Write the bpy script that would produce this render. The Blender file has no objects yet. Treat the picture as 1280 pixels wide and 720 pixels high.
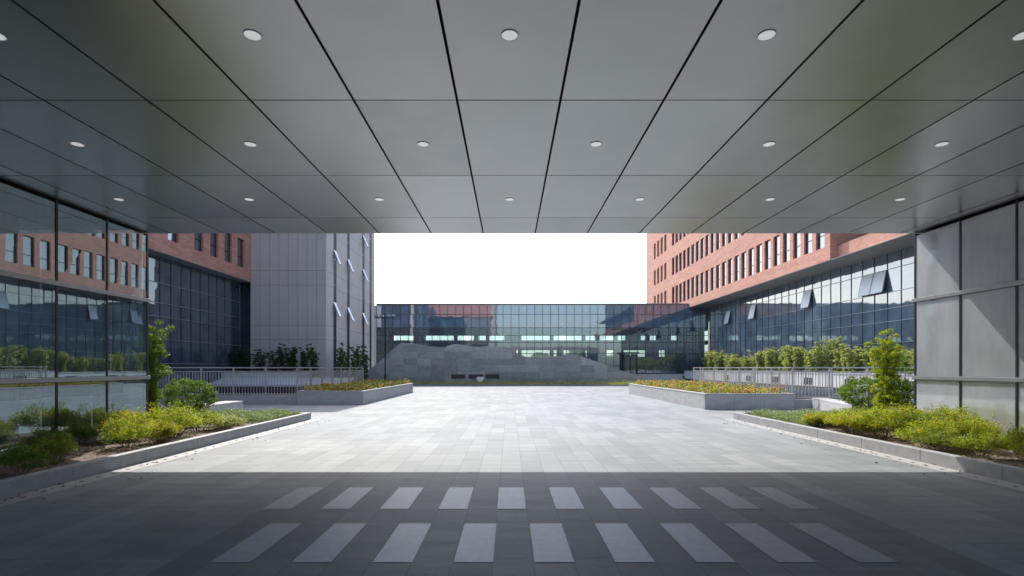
import bpy, math, random
import numpy as np
from mathutils import Vector, Matrix

S = bpy.context.scene
COL = S.collection
R = math.radians

# ------------------------------------------------------------------ camera, sky, sun, exposure
EYE = 1.6
cam_d = bpy.data.cameras.new('camera')
cam = bpy.data.objects.new('camera', cam_d)
COL.objects.link(cam)
cam.location = (0, 0, EYE)
cam.rotation_euler = (R(90), 0, 0)
cam_d.sensor_width = 36
cam_d.lens = 660 / 1280 * 36
cam_d.shift_x = 3 / 1280
cam_d.shift_y = 100 / 1280
cam_d.clip_start = 0.05
cam_d.clip_end = 3000
S.camera = cam

SUN_EL, SUN_AZ = 47.2, 20.0          # azimuth: degrees left of straight ahead (+Y)
W = bpy.data.worlds.new('World')
S.world = W
W.use_nodes = True
nt = W.node_tree
bg = nt.nodes['Background']
sky = nt.nodes.new('ShaderNodeTexSky')
sky.sky_type = 'NISHITA'
sky.sun_disc = False
sky.sun_elevation = R(SUN_EL)
sky.sun_rotation = R(-SUN_AZ)
sky.air_density = 1.0
sky.dust_density = 2.2
sky.ozone_density = 1.2
nt.links.new(sky.outputs[0], bg.inputs[0])
bg.inputs[1].default_value = 0.15

sd = bpy.data.lights.new('sun', 'SUN')
sd.energy = 2.15
sd.angle = R(0.5)
sd.color = (1.0, 0.955, 0.90)
sun = bpy.data.objects.new('sun', sd)
COL.objects.link(sun)
to_sun = Vector((-math.sin(R(SUN_AZ)) * math.cos(R(SUN_EL)), math.cos(R(SUN_AZ)) * math.cos(R(SUN_EL)), math.sin(R(SUN_EL))))
sun.rotation_euler = to_sun.to_track_quat('Z', 'Y').to_euler()

S.view_settings.view_transform = 'Standard'
S.view_settings.look = 'None'
S.view_settings.exposure = 1.3
S.view_settings.gamma = 1.0
S.view_settings.use_curve_mapping = False
S.cycles.max_bounces = 10
S.cycles.transparent_max_bounces = 16
S.cycles.caustics_reflective = False
S.cycles.caustics_refractive = False

rng = random.Random(7)
nrg = np.random.default_rng(11)

# ------------------------------------------------------------------ helpers
class MB:
    """collects simple solids, then links them as one mesh object"""
    def __init__(s):
        s.v, s.f, s.m = [], [], []
    def quad(s, a, b, c, d, m=0):
        i = len(s.v); s.v += [a, b, c, d]; s.f.append((i, i + 1, i + 2, i + 3)); s.m.append(m)
    def poly(s, pts, m=0):
        i = len(s.v); s.v += pts; s.f.append(tuple(range(i, i + len(pts)))); s.m.append(m)
    def box(s, x0, x1, y0, y1, z0, z1, m=0, jit=None):
        i = len(s.v)
        s.v += [(x0, y0, z0), (x1, y0, z0), (x1, y1, z0), (x0, y1, z0), (x0, y0, z1), (x1, y0, z1), (x1, y1, z1), (x0, y1, z1)]
        for f in ((0, 3, 2, 1), (4, 5, 6, 7), (0, 1, 5, 4), (1, 2, 6, 5), (2, 3, 7, 6), (3, 0, 4, 7)):
            s.f.append(tuple(i + k for k in f)); s.m.append(m)
        return s
    def prism(s, pts, y0, y1, m=0):
        """outline in XZ extruded along Y"""
        n = len(pts); i = len(s.v)
        s.v += [(x, y0, z) for x, z in pts] + [(x, y1, z) for x, z in pts]
        s.f.append(tuple(i + k for k in range(n))); s.f.append(tuple(i + n + k for k in reversed(range(n)))); s.m += [m, m]
        for k in range(n):
            j = (k + 1) % n
            s.f.append((i + k, i + n + k, i + n + j, i + j)); s.m.append(m)
    def slab(s, pts, z0, z1, m=0):
        """outline in XY (counter clockwise) extruded along Z"""
        n = len(pts); i = len(s.v)
        s.v += [(x, y, z0) for x, y in pts] + [(x, y, z1) for x, y in pts]
        s.f.append(tuple(i + k for k in reversed(range(n)))); s.f.append(tuple(i + n + k for k in range(n))); s.m += [m, m]
        for k in range(n):
            j = (k + 1) % n
            s.f.append((i + k, i + j, i + n + j, i + n + k)); s.m.append(m)
    def tube(s, p0, p1, r0, r1=None, n=6, m=0):
        r1 = r0 if r1 is None else r1
        p0, p1 = Vector(p0), Vector(p1)
        d = (p1 - p0).normalized()
        a = d.orthogonal().normalized(); b = d.cross(a)
        i = len(s.v)
        for p, r in ((p0, r0), (p1, r1)):
            for k in range(n):
                t = 2 * math.pi * k / n
                s.v.append(tuple(p + a * (r * math.cos(t)) + b * (r * math.sin(t))))
        for k in range(n):
            j = (k + 1) % n
            s.f.append((i + k, i + j, i + n + j, i + n + k)); s.m.append(m)
        s.f.append(tuple(i + k for k in reversed(range(n)))); s.f.append(tuple(i + n + k for k in range(n))); s.m += [m, m]
    def build(s, name, mat, parent=None, origin=(0, 0, 0), bevel=0, smooth=False):
        me = bpy.data.meshes.new(name)
        o_ = Vector(origin)
        me.from_pydata([tuple(Vector(p) - o_) for p in s.v], [], s.f)
        for mm in (mat if isinstance(mat, (list, tuple)) else [mat]):
            me.materials.append(mm)
        me.polygons.foreach_set('material_index', s.m)
        if smooth:
            me.polygons.foreach_set('use_smooth', [True] * len(s.f))
        me.update()
        o = bpy.data.objects.new(name, me)
        COL.objects.link(o)
        if parent is not None:
            o.parent = parent
        else:
            o.location = origin
        if bevel:
            b = o.modifiers.new('bevel', 'BEVEL'); b.width = bevel; b.segments = 2; b.limit_method = 'ANGLE'
        return o

def tag(o, label=None, cat=None, group=None, kind=None):
    if label: o['label'] = label
    if cat: o['category'] = cat
    if group: o['group'] = group
    if kind: o['kind'] = kind
    return o

def thing(name, loc, label, cat, group=None):
    o = bpy.data.objects.new(name, None)
    o.empty_display_size = 0.2
    COL.objects.link(o)
    o.location = loc
    return tag(o, label, cat, group)

def copy_tree(o, parent=None):
    c = o.copy(); COL.objects.link(c); c.parent = parent
    for ch in list(o.children):
        copy_tree(ch, c)
    return c

def nodes_mat(name):
    m = bpy.data.materials.new(name); m.use_nodes = True
    n = m.node_tree.nodes; l = m.node_tree.links
    return m, n, l, n['Principled BSDF']

def ramp(n, stops):
    r = n.new('ShaderNodeValToRGB')
    e = r.color_ramp.elements
    while len(e) < len(stops): e.new(0.5)
    for k, (p, c) in enumerate(stops):
        e[k].position = p; e[k].color = (*c, 1) if len(c) == 3 else c
    return r

def noise(n, l, scale, detail=4, rough=0.55, vec=None, dims='3D'):
    t = n.new('ShaderNodeTexNoise'); t.inputs['Scale'].default_value = scale
    t.inputs['Detail'].default_value = detail; t.inputs['Roughness'].default_value = rough
    if vec is not None: l.new(vec, t.inputs['Vector'])
    return t

def plain(name, c, rough=0.5, metal=0.0, var=0.12, scale=3.0, bump=0.0, bscale=60, spec=0.5, stretch=None, coat=0.0):
    """a colour with soft natural unevenness"""
    m, n, l, p = nodes_mat(name)
    tc = n.new('ShaderNodeTexCoord')
    vec = tc.outputs['Object']
    if stretch:
        mp = n.new('ShaderNodeMapping'); mp.inputs['Scale'].default_value = stretch
        l.new(vec, mp.inputs[0]); vec = mp.outputs[0]
    t = noise(n, l, scale, 6, 0.6, vec)
    lo = tuple(max(0, x * (1 - var)) for x in c); hi = tuple(min(1, x * (1 + var)) for x in c)
    r = ramp(n, [(0.3, lo), (0.7, hi)])
    l.new(t.outputs[0], r.inputs[0]); l.new(r.outputs[0], p.inputs['Base Color'])
    p.inputs['Roughness'].default_value = rough; p.inputs['Metallic'].default_value = metal
    p.inputs['Specular IOR Level'].default_value = spec
    p.inputs['Coat Weight'].default_value = coat
    if bump:
        t2 = noise(n, l, bscale, 4, 0.6, tc.outputs['Object'])
        b = n.new('ShaderNodeBump'); b.inputs['Strength'].default_value = bump; b.inputs['Distance'].default_value = 0.01
        l.new(t2.outputs[0], b.inputs['Height']); l.new(b.outputs[0], p.inputs['Normal'])
    return m

# ------------------------------------------------------------------ materials
def mat_paving(name='paving_stone', k_=1.0):
    m, n, l, p = nodes_mat(name)
    tc = n.new('ShaderNodeTexCoord')
    mp = n.new('ShaderNodeMapping'); mp.inputs['Rotation'].default_value = (0, 0, R(90)); mp.inputs['Location'].default_value = (0.14, -.195, 0)
    l.new(tc.outputs['Object'], mp.inputs[0])
    bt = n.new('ShaderNodeTexBrick')
    bt.offset = 0.37; bt.offset_frequency = 3; bt.squash = 1
    for k, v in (('Scale', 1), ('Mortar Size', 0.0035), ('Mortar Smooth', 0.3), ('Bias', 0.0), ('Brick Width', 1.07), ('Row Height', 0.3325)):
        bt.inputs[k].default_value = v
    bt.inputs['Color1'].default_value = (0.234 * k_, 0.256 * k_, 0.262 * k_, 1); bt.inputs['Color2'].default_value = (0.312 * k_, 0.334 * k_, 0.339 * k_, 1)
    bt.inputs['Mortar'].default_value = (0.13, 0.13, 0.13, 1)
    l.new(mp.outputs[0], bt.inputs['Vector'])
    # wear and dirt
    big = noise(n, l, 0.35, 6, 0.62, tc.outputs['Object'])
    rb = ramp(n, [(0.3, (0.76, 0.77, 0.78)), (0.7, (1.08, 1.07, 1.06))]); l.new(big.outputs[0], rb.inputs[0])
    mp2 = n.new('ShaderNodeMapping'); mp2.inputs['Scale'].default_value = (0.45, 3.0, 1); l.new(tc.outputs['Object'], mp2.inputs[0])
    stk = noise(n, l, 1.3, 8, 0.68, mp2.outputs[0])
    rs = ramp(n, [(0.28, (0.74, 0.745, 0.75)), (0.66, (1.07, 1.07, 1.07))]); l.new(stk.outputs[0], rs.inputs[0])
    fine = noise(n, l, 90, 3, 0.7, tc.outputs['Object'])
    rf = ramp(n, [(0.3, (0.88, 0.88, 0.88)), (0.7, (1.08, 1.08, 1.08))]); l.new(fine.outputs[0], rf.inputs[0])
    x = bt.outputs['Color']
    for r_ in (rb, rs, rf):
        mx = n.new('ShaderNodeMixRGB'); mx.blend_type = 'MULTIPLY'; mx.inputs[0].default_value = 1
        l.new(x, mx.inputs[1]); l.new(r_.outputs[0], mx.inputs[2]); x = mx.outputs[0]
    l.new(x, p.inputs['Base Color'])
    rr = n.new('ShaderNodeMapRange'); rr.inputs['To Min'].default_value = 0.48; rr.inputs['To Max'].default_value = 0.75
    l.new(stk.outputs[0], rr.inputs['Value']); l.new(rr.outputs[0], p.inputs['Roughness'])
    p.inputs['Specular IOR Level'].default_value = 0.25
    b = n.new('ShaderNodeBump'); b.inputs['Strength'].default_value = 0.25; b.inputs['Distance'].default_value = 0.004
    ad = n.new('ShaderNodeMath'); ad.operation = 'SUBTRACT'
    l.new(fine.outputs[0], ad.inputs[0]); l.new(bt.outputs['Fac'], ad.inputs[1])
    l.new(ad.outputs[0], b.inputs['Height']); l.new(b.outputs[0], p.inputs['Normal'])
    return m

def mat_brick():
    m, n, l, p = nodes_mat('red_brick')
    tc = n.new('ShaderNodeTexCoord')
    sp = n.new('ShaderNodeSeparateXYZ'); l.new(tc.outputs['Object'], sp.inputs[0])
    ad = n.new('ShaderNodeMath'); ad.operation = 'ADD'; l.new(sp.outputs[0], ad.inputs[0]); l.new(sp.outputs[1], ad.inputs[1])
    cb = n.new('ShaderNodeCombineXYZ'); l.new(ad.outputs[0], cb.inputs[0]); l.new(sp.outputs[2], cb.inputs[1])
    bt = n.new('ShaderNodeTexBrick')
    for k, v in (('Scale', 1), ('Mortar Size', 0.008), ('Brick Width', 0.36), ('Row Height', 0.105), ('Bias', 0.1)):
        bt.inputs[k].default_value = v
    bt.inputs['Color1'].default_value = (0.53, 0.24, 0.17, 1); bt.inputs['Color2'].default_value = (0.64, 0.325, 0.245, 1)
    bt.inputs['Mortar'].default_value = (0.48, 0.28, 0.21, 1)
    l.new(cb.outputs[0], bt.inputs['Vector'])
    mp = n.new('ShaderNodeMapping'); mp.inputs['Scale'].default_value = (0.3, 0.3, 2.2); l.new(tc.outputs['Object'], mp.inputs[0])
    t = noise(n, l, 1.2, 6, 0.65, mp.outputs[0])
    r = ramp(n, [(0.3, (0.84, 0.83, 0.82)), (0.7, (1.1, 1.1, 1.1))]); l.new(t.outputs[0], r.inputs[0])
    mx = n.new('ShaderNodeMixRGB'); mx.blend_type = 'MULTIPLY'; mx.inputs[0].default_value = 1
    l.new(bt.outputs['Color'], mx.inputs[1]); l.new(r.outputs[0], mx.inputs[2]); l.new(mx.outputs[0], p.inputs['Base Color'])
    p.inputs['Roughness'].default_value = 0.85
    return m

def mat_clear_glass(name, tint, ior=1.9, refl=(0.95, 0.97, 1.0), rough=0.0, painted_haze=0.0):
    """sheet glass: mirror part by Fresnel, the rest looks through a tint"""
    m, n, l, p = nodes_mat(name)
    n.remove(p)
    out = n['Material Output']
    tr = n.new('ShaderNodeBsdfTransparent'); tr.inputs[0].default_value = (*tint, 1)
    gl = n.new('ShaderNodeBsdfGlossy'); gl.inputs['Color'].default_value = (*refl, 1); gl.inputs['Roughness'].default_value = rough
    fr = n.new('ShaderNodeFresnel'); fr.inputs['IOR'].default_value = ior
    mx = n.new('ShaderNodeMixShader'); l.new(fr.outputs[0], mx.inputs[0]); l.new(tr.outputs[0], mx.inputs[1]); l.new(gl.outputs[0], mx.inputs[2])
    last = mx.outputs[0]
    if painted_haze:
        df = n.new('ShaderNodeBsdfDiffuse'); df.inputs[0].default_value = (0.34, 0.42, 0.47, 1)  # streaky blue-grey haze painted over the glass to lift its darkness
        tc = n.new('ShaderNodeTexCoord')
        mp = n.new('ShaderNodeMapping'); mp.inputs['Scale'].default_value = (1.5, 1.5, 0.25); l.new(tc.outputs['Object'], mp.inputs[0])
        t = noise(n, l, 2.0, 7, 0.65, mp.outputs[0])
        r = ramp(n, [(0.35, (painted_haze * 0.35,) * 3), (0.75, (painted_haze,) * 3)]); l.new(t.outputs[0], r.inputs[0])
        m2 = n.new('ShaderNodeMixShader'); l.new(r.outputs[0], m2.inputs[0]); l.new(last, m2.inputs[1]); l.new(df.outputs[0], m2.inputs[2])
        last = m2.outputs[0]
    l.new(last, out.inputs[0])
    return m

def mat_dark_glass(name, c, ior=1.75, rough=0.02, wav=0.004, var=0.3):
    """opaque dark curtain wall glass with a faintly wavy mirror surface"""
    m, n, l, p = nodes_mat(name)
    tc = n.new('ShaderNodeTexCoord')
    t = noise(n, l, 0.9, 3, 0.5, tc.outputs['Object'])
    r = ramp(n, [(0.3, tuple(x * (1 - var) for x in c)), (0.7, tuple(x * (1 + var) for x in c))])
    l.new(t.outputs[0], r.inputs[0]); l.new(r.outputs[0], p.inputs['Base Color'])
    p.inputs['Roughness'].default_value = rough; p.inputs['IOR'].default_value = ior
    t2 = noise(n, l, 0.7, 2, 0.5, tc.outputs['Object'])
    b = n.new('ShaderNodeBump'); b.inputs['Strength'].default_value = 1.0; b.inputs['Distance'].default_value = wav
    l.new(t2.outputs[0], b.inputs['Height']); l.new(b.outputs[0], p.inputs['Normal'])
    return m

def mat_leaf(name, c1, c2, c3=None, trans=0.45, scale=5.0, rough=0.45):
    m, n, l, p = nodes_mat(name)
    out = n['Material Output']
    tc = n.new('ShaderNodeTexCoord')
    t = noise(n, l, scale, 3, 0.6, tc.outputs['Object'])
    st = [(0.32, c1), (0.58, c2)] + ([(0.72, c3)] if c3 else [])
    r = ramp(n, st); l.new(t.outputs[0], r.inputs[0])
    l.new(r.outputs[0], p.inputs['Base Color']); p.inputs['Roughness'].default_value = rough
    p.inputs['Specular IOR Level'].default_value = 0.35
    tl = n.new('ShaderNodeBsdfTranslucent')
    mu = n.new('ShaderNodeMixRGB'); mu.blend_type = 'MULTIPLY'; mu.inputs[0].default_value = 1; mu.inputs[2].default_value = (1.3, 1.25, 0.55, 1)
    l.new(r.outputs[0], mu.inputs[1]); l.new(mu.outputs[0], tl.inputs[0])
    mx = n.new('ShaderNodeMixShader'); mx.inputs[0].default_value = trans
    l.new(p.outputs[0], mx.inputs[1]); l.new(tl.outputs[0], mx.inputs[2]); l.new(mx.outputs[0], out.inputs[0])
    return m

M = {}
M['paving'] = mat_paving()
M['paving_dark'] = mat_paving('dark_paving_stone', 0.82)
M['far_ground'] = plain('far_ground', (0.16, 0.17, 0.12), 0.9, var=0.3, scale=0.05)
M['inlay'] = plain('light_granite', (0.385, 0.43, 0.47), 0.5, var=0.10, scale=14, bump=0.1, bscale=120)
M['inlay_mid'] = plain('granite_weak_reflection', (0.355, 0.38, 0.41), 0.5, var=0.12, scale=14, bump=0.1, bscale=120)  # outer tiles: weakening sky reflection put into the colour
M['inlay_dark'] = plain('granite_dim_reflection', (0.30, 0.32, 0.34), 0.5, var=0.12, scale=14, bump=0.1, bscale=120)
M['inlay_faint'] = plain('granite_faint_reflection', (0.285, 0.31, 0.325), 0.55, var=0.12, scale=14)
M['strip'] = plain('drain_edging_stone', (0.36, 0.36, 0.35), 0.6, var=0.1, scale=6, bump=0.2, bscale=80)
M['slot'] = plain('drain_slot_dark', (0.02, 0.02, 0.02), 0.9)
M['kerb'] = plain('kerb_granite', (0.33, 0.335, 0.34), 0.62, var=0.14, scale=5, bump=0.25, bscale=110)
M['planter'] = plain('planter_granite', (0.44, 0.445, 0.445), 0.6, var=0.13, scale=2.2, bump=0.2, bscale=90, stretch=(1, 1, 2.4))
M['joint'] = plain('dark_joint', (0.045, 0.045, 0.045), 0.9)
M['soil'] = plain('bark_soil', (0.17, 0.13, 0.10), 0.95, var=0.5, scale=22, bump=1.0, bscale=35)
M['soffit'] = plain('soffit_metal', (0.405, 0.425, 0.43), 0.30, metal=0.85, var=0.05, scale=0.9)
M['soffit_b'] = plain('soffit_metal_dull', (0.395, 0.416, 0.422), 0.35, metal=0.85, var=0.06, scale=1.3)
M['soffit_c'] = plain('soffit_metal_sleek', (0.415, 0.436, 0.442), 0.26, metal=0.85, var=0.05, scale=0.7)
M['void'] = plain('ceiling_void', (0.012, 0.012, 0.012), 0.9)
M['fascia'] = plain('fascia_metal', (0.42, 0.43, 0.44), 0.4, metal=0.6, var=0.06, scale=0.8)
M['lamp_ring'] = plain('lamp_ring_white', (0.72, 0.72, 0.71), 0.4)
M['lamp_lens'] = plain('lamp_lens_white', (0.82, 0.82, 0.81), 0.5, var=0.03)
_p = M['lamp_lens'].node_tree.nodes['Principled BSDF']; _p.inputs['Emission Color'].default_value = (1, 1, 1, 1); _p.inputs['Emission Strength'].default_value = 0.17
M['frame'] = plain('dark_frame_metal', (0.035, 0.04, 0.045), 0.35, metal=0.5)
M['silver'] = plain('silver_trim_metal', (0.30, 0.31, 0.32), 0.4, metal=0.6, var=0.08)
M['glass'] = mat_clear_glass('lobby_glass', (0.62, 0.74, 0.77), 3.8, (0.74, 0.91, 1.0), painted_haze=0.16)
M['slot_glass'] = mat_dark_glass('slot_window_glass', (0.025, 0.032, 0.042), 1.25, rough=0.5)
M['end_glass'] = mat_clear_glass('end_glass', (0.70, 0.80, 0.82), 1.7)
M['link_glass'] = mat_clear_glass('bridge_glass', (0.46, 0.60, 0.70), 2.8, (0.78, 0.90, 1.0), painted_haze=0.24)
M['link_spandrel'] = mat_dark_glass('bridge_spandrel_glass', (0.10, 0.175, 0.27), 2.6, wav=0.003)
M['frit'] = None
M['interior'] = plain('interior_wall', (0.36, 0.40, 0.41), 0.8)
M['interior_floor'] = plain('interior_floor', (0.12, 0.13, 0.14), 0.35)
M['interior_dark'] = plain('interior_dark', (0.11, 0.155, 0.195), 0.7)
M['brick'] = mat_brick()
M['curtain'] = mat_dark_glass('blue_curtain_glass', (0.14, 0.19, 0.245), 2.7, rough=0.035)
M['curtain_dark'] = mat_dark_glass('dark_curtain_glass', (0.06, 0.085, 0.11), 2.1)
M['window_glass'] = mat_dark_glass('office_window_glass', (0.03, 0.042, 0.06), 3.2)
M['sash'] = plain('sash_sky_reflection', (0.74, 0.77, 0.80), 0.35, var=0.06, scale=1.5)  # pale tone stands for the sky mirrored in the tilted sashes
M['mullion'] = plain('blue_grey_mullion', (0.34, 0.39, 0.44), 0.4, metal=0.5)
M['mullion_dark'] = plain('dark_mullion', (0.07, 0.085, 0.10), 0.4, metal=0.5)
M['louvre'] = plain('brown_louvre', (0.20, 0.075, 0.05), 0.6)
M['soffit_grey'] = plain('grey_overhang_soffit', (0.26, 0.275, 0.285), 0.6)
M['cladding'] = plain('grey_stone_cladding', (0.55, 0.518, 0.485), 0.7, var=0.05, scale=0.5, bump=0.1)
M['rail'] = plain('galvanised_rail', (0.52, 0.51, 0.50), 0.38, metal=0.65, var=0.08, scale=8)
M['rock'] = None
M['recess'] = plain('plaque_dark', (0.015, 0.017, 0.02), 0.4)
M['white'] = plain('white_paint', (0.78, 0.78, 0.78), 0.5, var=0.04)
M['whitewall'] = plain('pale_stone_wall', (0.62, 0.615, 0.61), 0.75, var=0.08, scale=1.2, bump=0.15)
M['pit'] = plain('ramp_concrete', (0.30, 0.30, 0.30), 0.85, var=0.2, scale=0.8)
M['pole'] = plain('black_pole', (0.015, 0.016, 0.018), 0.45, metal=0.4)
M['bark'] = plain('stem_bark', (0.14, 0.10, 0.06), 0.85, var=0.3, scale=30)
M['leaf_lime'] = mat_leaf('lime_leaf', (0.17, 0.25, 0.02), (0.36, 0.42, 0.035), (0.46, 0.26, 0.06), 0.5, 7)
M['leaf_lime2'] = mat_leaf('yellow_lime_leaf', (0.16, 0.22, 0.02), (0.44, 0.44, 0.03), (0.50, 0.22, 0.07), 0.5, 6)
M['leaf_lime3'] = mat_leaf('olive_lime_leaf', (0.12, 0.19, 0.03), (0.27, 0.33, 0.05), (0.42, 0.20, 0.08), 0.45, 8)
M['leaf_mid'] = mat_leaf('mid_green_leaf', (0.07, 0.15, 0.025), (0.17, 0.26, 0.04), None, 0.42, 6)
M['leaf_bamboo'] = mat_leaf('bamboo_leaf', (0.25, 0.31, 0.13), (0.46, 0.51, 0.26), None, 0.45, 3)
M['leaf_shade'] = mat_leaf('shaded_bamboo_leaf', (0.03, 0.06, 0.02), (0.07, 0.12, 0.04), None, 0.3, 4)  # bamboo leaf with the shade of the buildings put into its colour
M['leaf_round'] = mat_leaf('boxwood_leaf', (0.07, 0.15, 0.025), (0.20, 0.31, 0.05), None, 0.3, 9, 0.6)
M['leaf_cover'] = mat_leaf('cover_leaf', (0.12, 0.20, 0.08), (0.27, 0.35, 0.19), None, 0.35, 5)
M['grass'] = mat_leaf('grass_blade', (0.32, 0.38, 0.13), (0.55, 0.56, 0.25), None, 0.4, 2)
M['petal_red'] = mat_leaf('red_petal', (0.48, 0.11, 0.08), (0.62, 0.30, 0.22), None, 0.35, 9)
M['petal_yellow'] = mat_leaf('yellow_petal', (0.60, 0.42, 0.06), (0.65, 0.50, 0.22), None, 0.35, 9)

def mat_frit():
    """sun-washed, dusty grey backed glass"""
    m, n, l, p = nodes_mat('grey_backed_glass')
    tc = n.new('ShaderNodeTexCoord')
    mp = n.new('ShaderNodeMapping'); mp.inputs['Scale'].default_value = (1, 1, 0.3); l.new(tc.outputs['Object'], mp.inputs[0])
    t = noise(n, l, 1.8, 8, 0.68, mp.outputs[0])
    r = ramp(n, [(0.3, (0.30, 0.335, 0.36)), (0.72, (0.47, 0.495, 0.505))]); l.new(t.outputs[0], r.inputs[0])
    l.new(r.outputs[0], p.inputs['Base Color'])
    p.inputs['Roughness'].default_value = 0.5
    p.inputs['Coat Weight'].default_value = 1.0; p.inputs['Coat IOR'].default_value = 3.0; p.inputs['Coat Roughness'].default_value = 0.05
    return m
M['frit'] = mat_frit()

def mat_rock():
    m, n, l, p = nodes_mat('slate_rock')
    tc = n.new('ShaderNodeTexCoord')
    sp = n.new('ShaderNodeSeparateXYZ'); l.new(tc.outputs['Object'], sp.inputs[0])
    cb = n.new('ShaderNodeCombineXYZ'); l.new(sp.outputs[0], cb.inputs[0]); l.new(sp.outputs[2], cb.inputs[1])
    bt = n.new('ShaderNodeTexBrick')
    bt.offset = 0.0
    for k, v in (('Scale', 1), ('Mortar Size', 0.006), ('Brick Width', 1.25), ('Row Height', 0.62), ('Bias', 0.0)):
        bt.inputs[k].default_value = v
    bt.inputs['Color1'].default_value = (0.28, 0.295, 0.28, 1); bt.inputs['Color2'].default_value = (0.43, 0.445, 0.425, 1)
    bt.inputs['Mortar'].default_value = (0.23, 0.235, 0.235, 1)
    l.new(cb.outputs[0], bt.inputs['Vector'])
    t = noise(n, l, 3.5, 8, 0.7, tc.outputs['Object'])
    r = ramp(n, [(0.3, (0.78, 0.78, 0.78)), (0.7, (1.15, 1.15, 1.15))]); l.new(t.outputs[0], r.inputs[0])
    mx = n.new('ShaderNodeMixRGB'); mx.blend_type = 'MULTIPLY'; mx.inputs[0].default_value = 1
    l.new(bt.outputs['Color'], mx.inputs[1]); l.new(r.outputs[0], mx.inputs[2]); l.new(mx.outputs[0], p.inputs['Base Color'])
    p.inputs['Roughness'].default_value = 0.8
    t2 = noise(n, l, 14, 6, 0.7, tc.outputs['Object'])
    b = n.new('ShaderNodeBump'); b.inputs['Strength'].default_value = 0.6; b.inputs['Distance'].default_value = 0.05
    l.new(t2.outputs[0], b.inputs['Height']); l.new(b.outputs[0], p.inputs['Normal'])
    return m
M['rock'] = mat_rock()

# ------------------------------------------------------------------ ground
LX, RX = -8.35, 9.35           # lobby walls
KL, KR = -6.2, 7.0             # kerb faces
CE = 12.2                      # canopy edge
HC = 4.71                      # soffit
PIT_L = (-21.0, -9.5, 23.75, 31.5)
PIT_R = (11.2, 19.6, 21.0, 31.5)

def sheet(xs, ys, z, holes):
    b = MB()
    for i in range(len(xs) - 1):
        for j in range(len(ys) - 1):
            cx, cy = (xs[i] + xs[i + 1]) / 2, (ys[j] + ys[j + 1]) / 2
            if any(h[0] < cx < h[1] and h[2] < cy < h[3] for h in holes):
                continue
            b.quad((xs[i], ys[j], z), (xs[i + 1], ys[j], z), (xs[i + 1], ys[j + 1], z), (xs[i], ys[j + 1], z))
    return b
hx = [PIT_L[0], PIT_L[1], PIT_R[0], PIT_R[1]]
hy = sorted({PIT_L[2], PIT_L[3], PIT_R[2]})
g = sheet([-1500, -60] + hx + [60, 1500], [-300, -90] + hy + [61.5, 90, 1500], -0.02, [PIT_L, PIT_R]).build('ground', M['far_ground']); tag(g, kind='structure')
g = sheet([-45] + hx + [45], [-90] + hy + [61.5], 0.0, [PIT_L, PIT_R]).build('plaza_paving', M['paving']); tag(g, kind='structure')

# pale inlaid tiles, two rows under the canopy
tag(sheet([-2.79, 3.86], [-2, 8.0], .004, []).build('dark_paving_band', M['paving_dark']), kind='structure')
b = MB()
for (y0, y1, x0, ks) in ((5.97, 7.04, -0.14, range(-4, 6)), (4.33, 5.41, -0.46, range(-3, 6))):
    for k in ks:
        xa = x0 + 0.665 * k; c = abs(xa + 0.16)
        m_ = 0 if c < 1.9 else (1 if c < 2.5 else (2 if c < 3.1 else 3))  # tiles darken sideways, imitating how their sky reflection fades
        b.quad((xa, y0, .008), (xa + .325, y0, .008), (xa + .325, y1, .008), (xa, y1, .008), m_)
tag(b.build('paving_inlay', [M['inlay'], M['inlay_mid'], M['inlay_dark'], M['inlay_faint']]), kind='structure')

# drain edging along both kerbs
b = MB()
for s, kx in ((1, KL), (-1, KR)):
    xa, xb = sorted((kx, kx + s * 0.34))
    y = -6.0
    while y < 16.4:
        b.quad((xa, y, .004), (xb, y, .004), (xb, min(y + .895, 16.5), .004), (xa, min(y + .895, 16.5), .004))
        for q in (0.2, 0.5, 0.8):
            cx = kx + s * 0.2
            b.quad((cx - .02, y + q - .035, .008), (cx + .02, y + q - .035, .008), (cx + .02, y + q + .035, .008), (cx - .02, y + q + .035, .008), 1)
        y += 0.9
tag(b.build('drain_strip', [M['strip'], M['slot']]), kind='structure')

# planting beds: soil mounds
def soil(name, x0, x1, y0, y1, amp=0.04, base=0.13):
    nx, ny = max(2, int((x1 - x0) / .15)), max(2, int((y1 - y0) / .15))
    v, f = [], []
    for j in range(ny + 1):
        for i in range(nx + 1):
            v.append((x0 + (x1 - x0) * i / nx, y0 + (y1 - y0) * j / ny, base + amp * nrg.random()))
    for j in range(ny):
        for i in range(nx):
            a = j * (nx + 1) + i; f.append((a, a + 1, a + nx + 2, a + nx + 1))
    bb = MB(); bb.v = v; bb.f = f; bb.m = [0] * len(f)
    return tag(bb.build(name, M['soil'], smooth=True), kind='structure')
soil('soil_bed', -11.2, KL - .14, CE + .05, 16.35); soil('soil_bed', LX + .02, KL - .14, -5.8, CE + .05)
soil('soil_bed', KR + .14, 12.2, CE + .05, 16.35); soil('soil_bed', KR + .14, RX - .02, -5.8, CE + .05)

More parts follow.
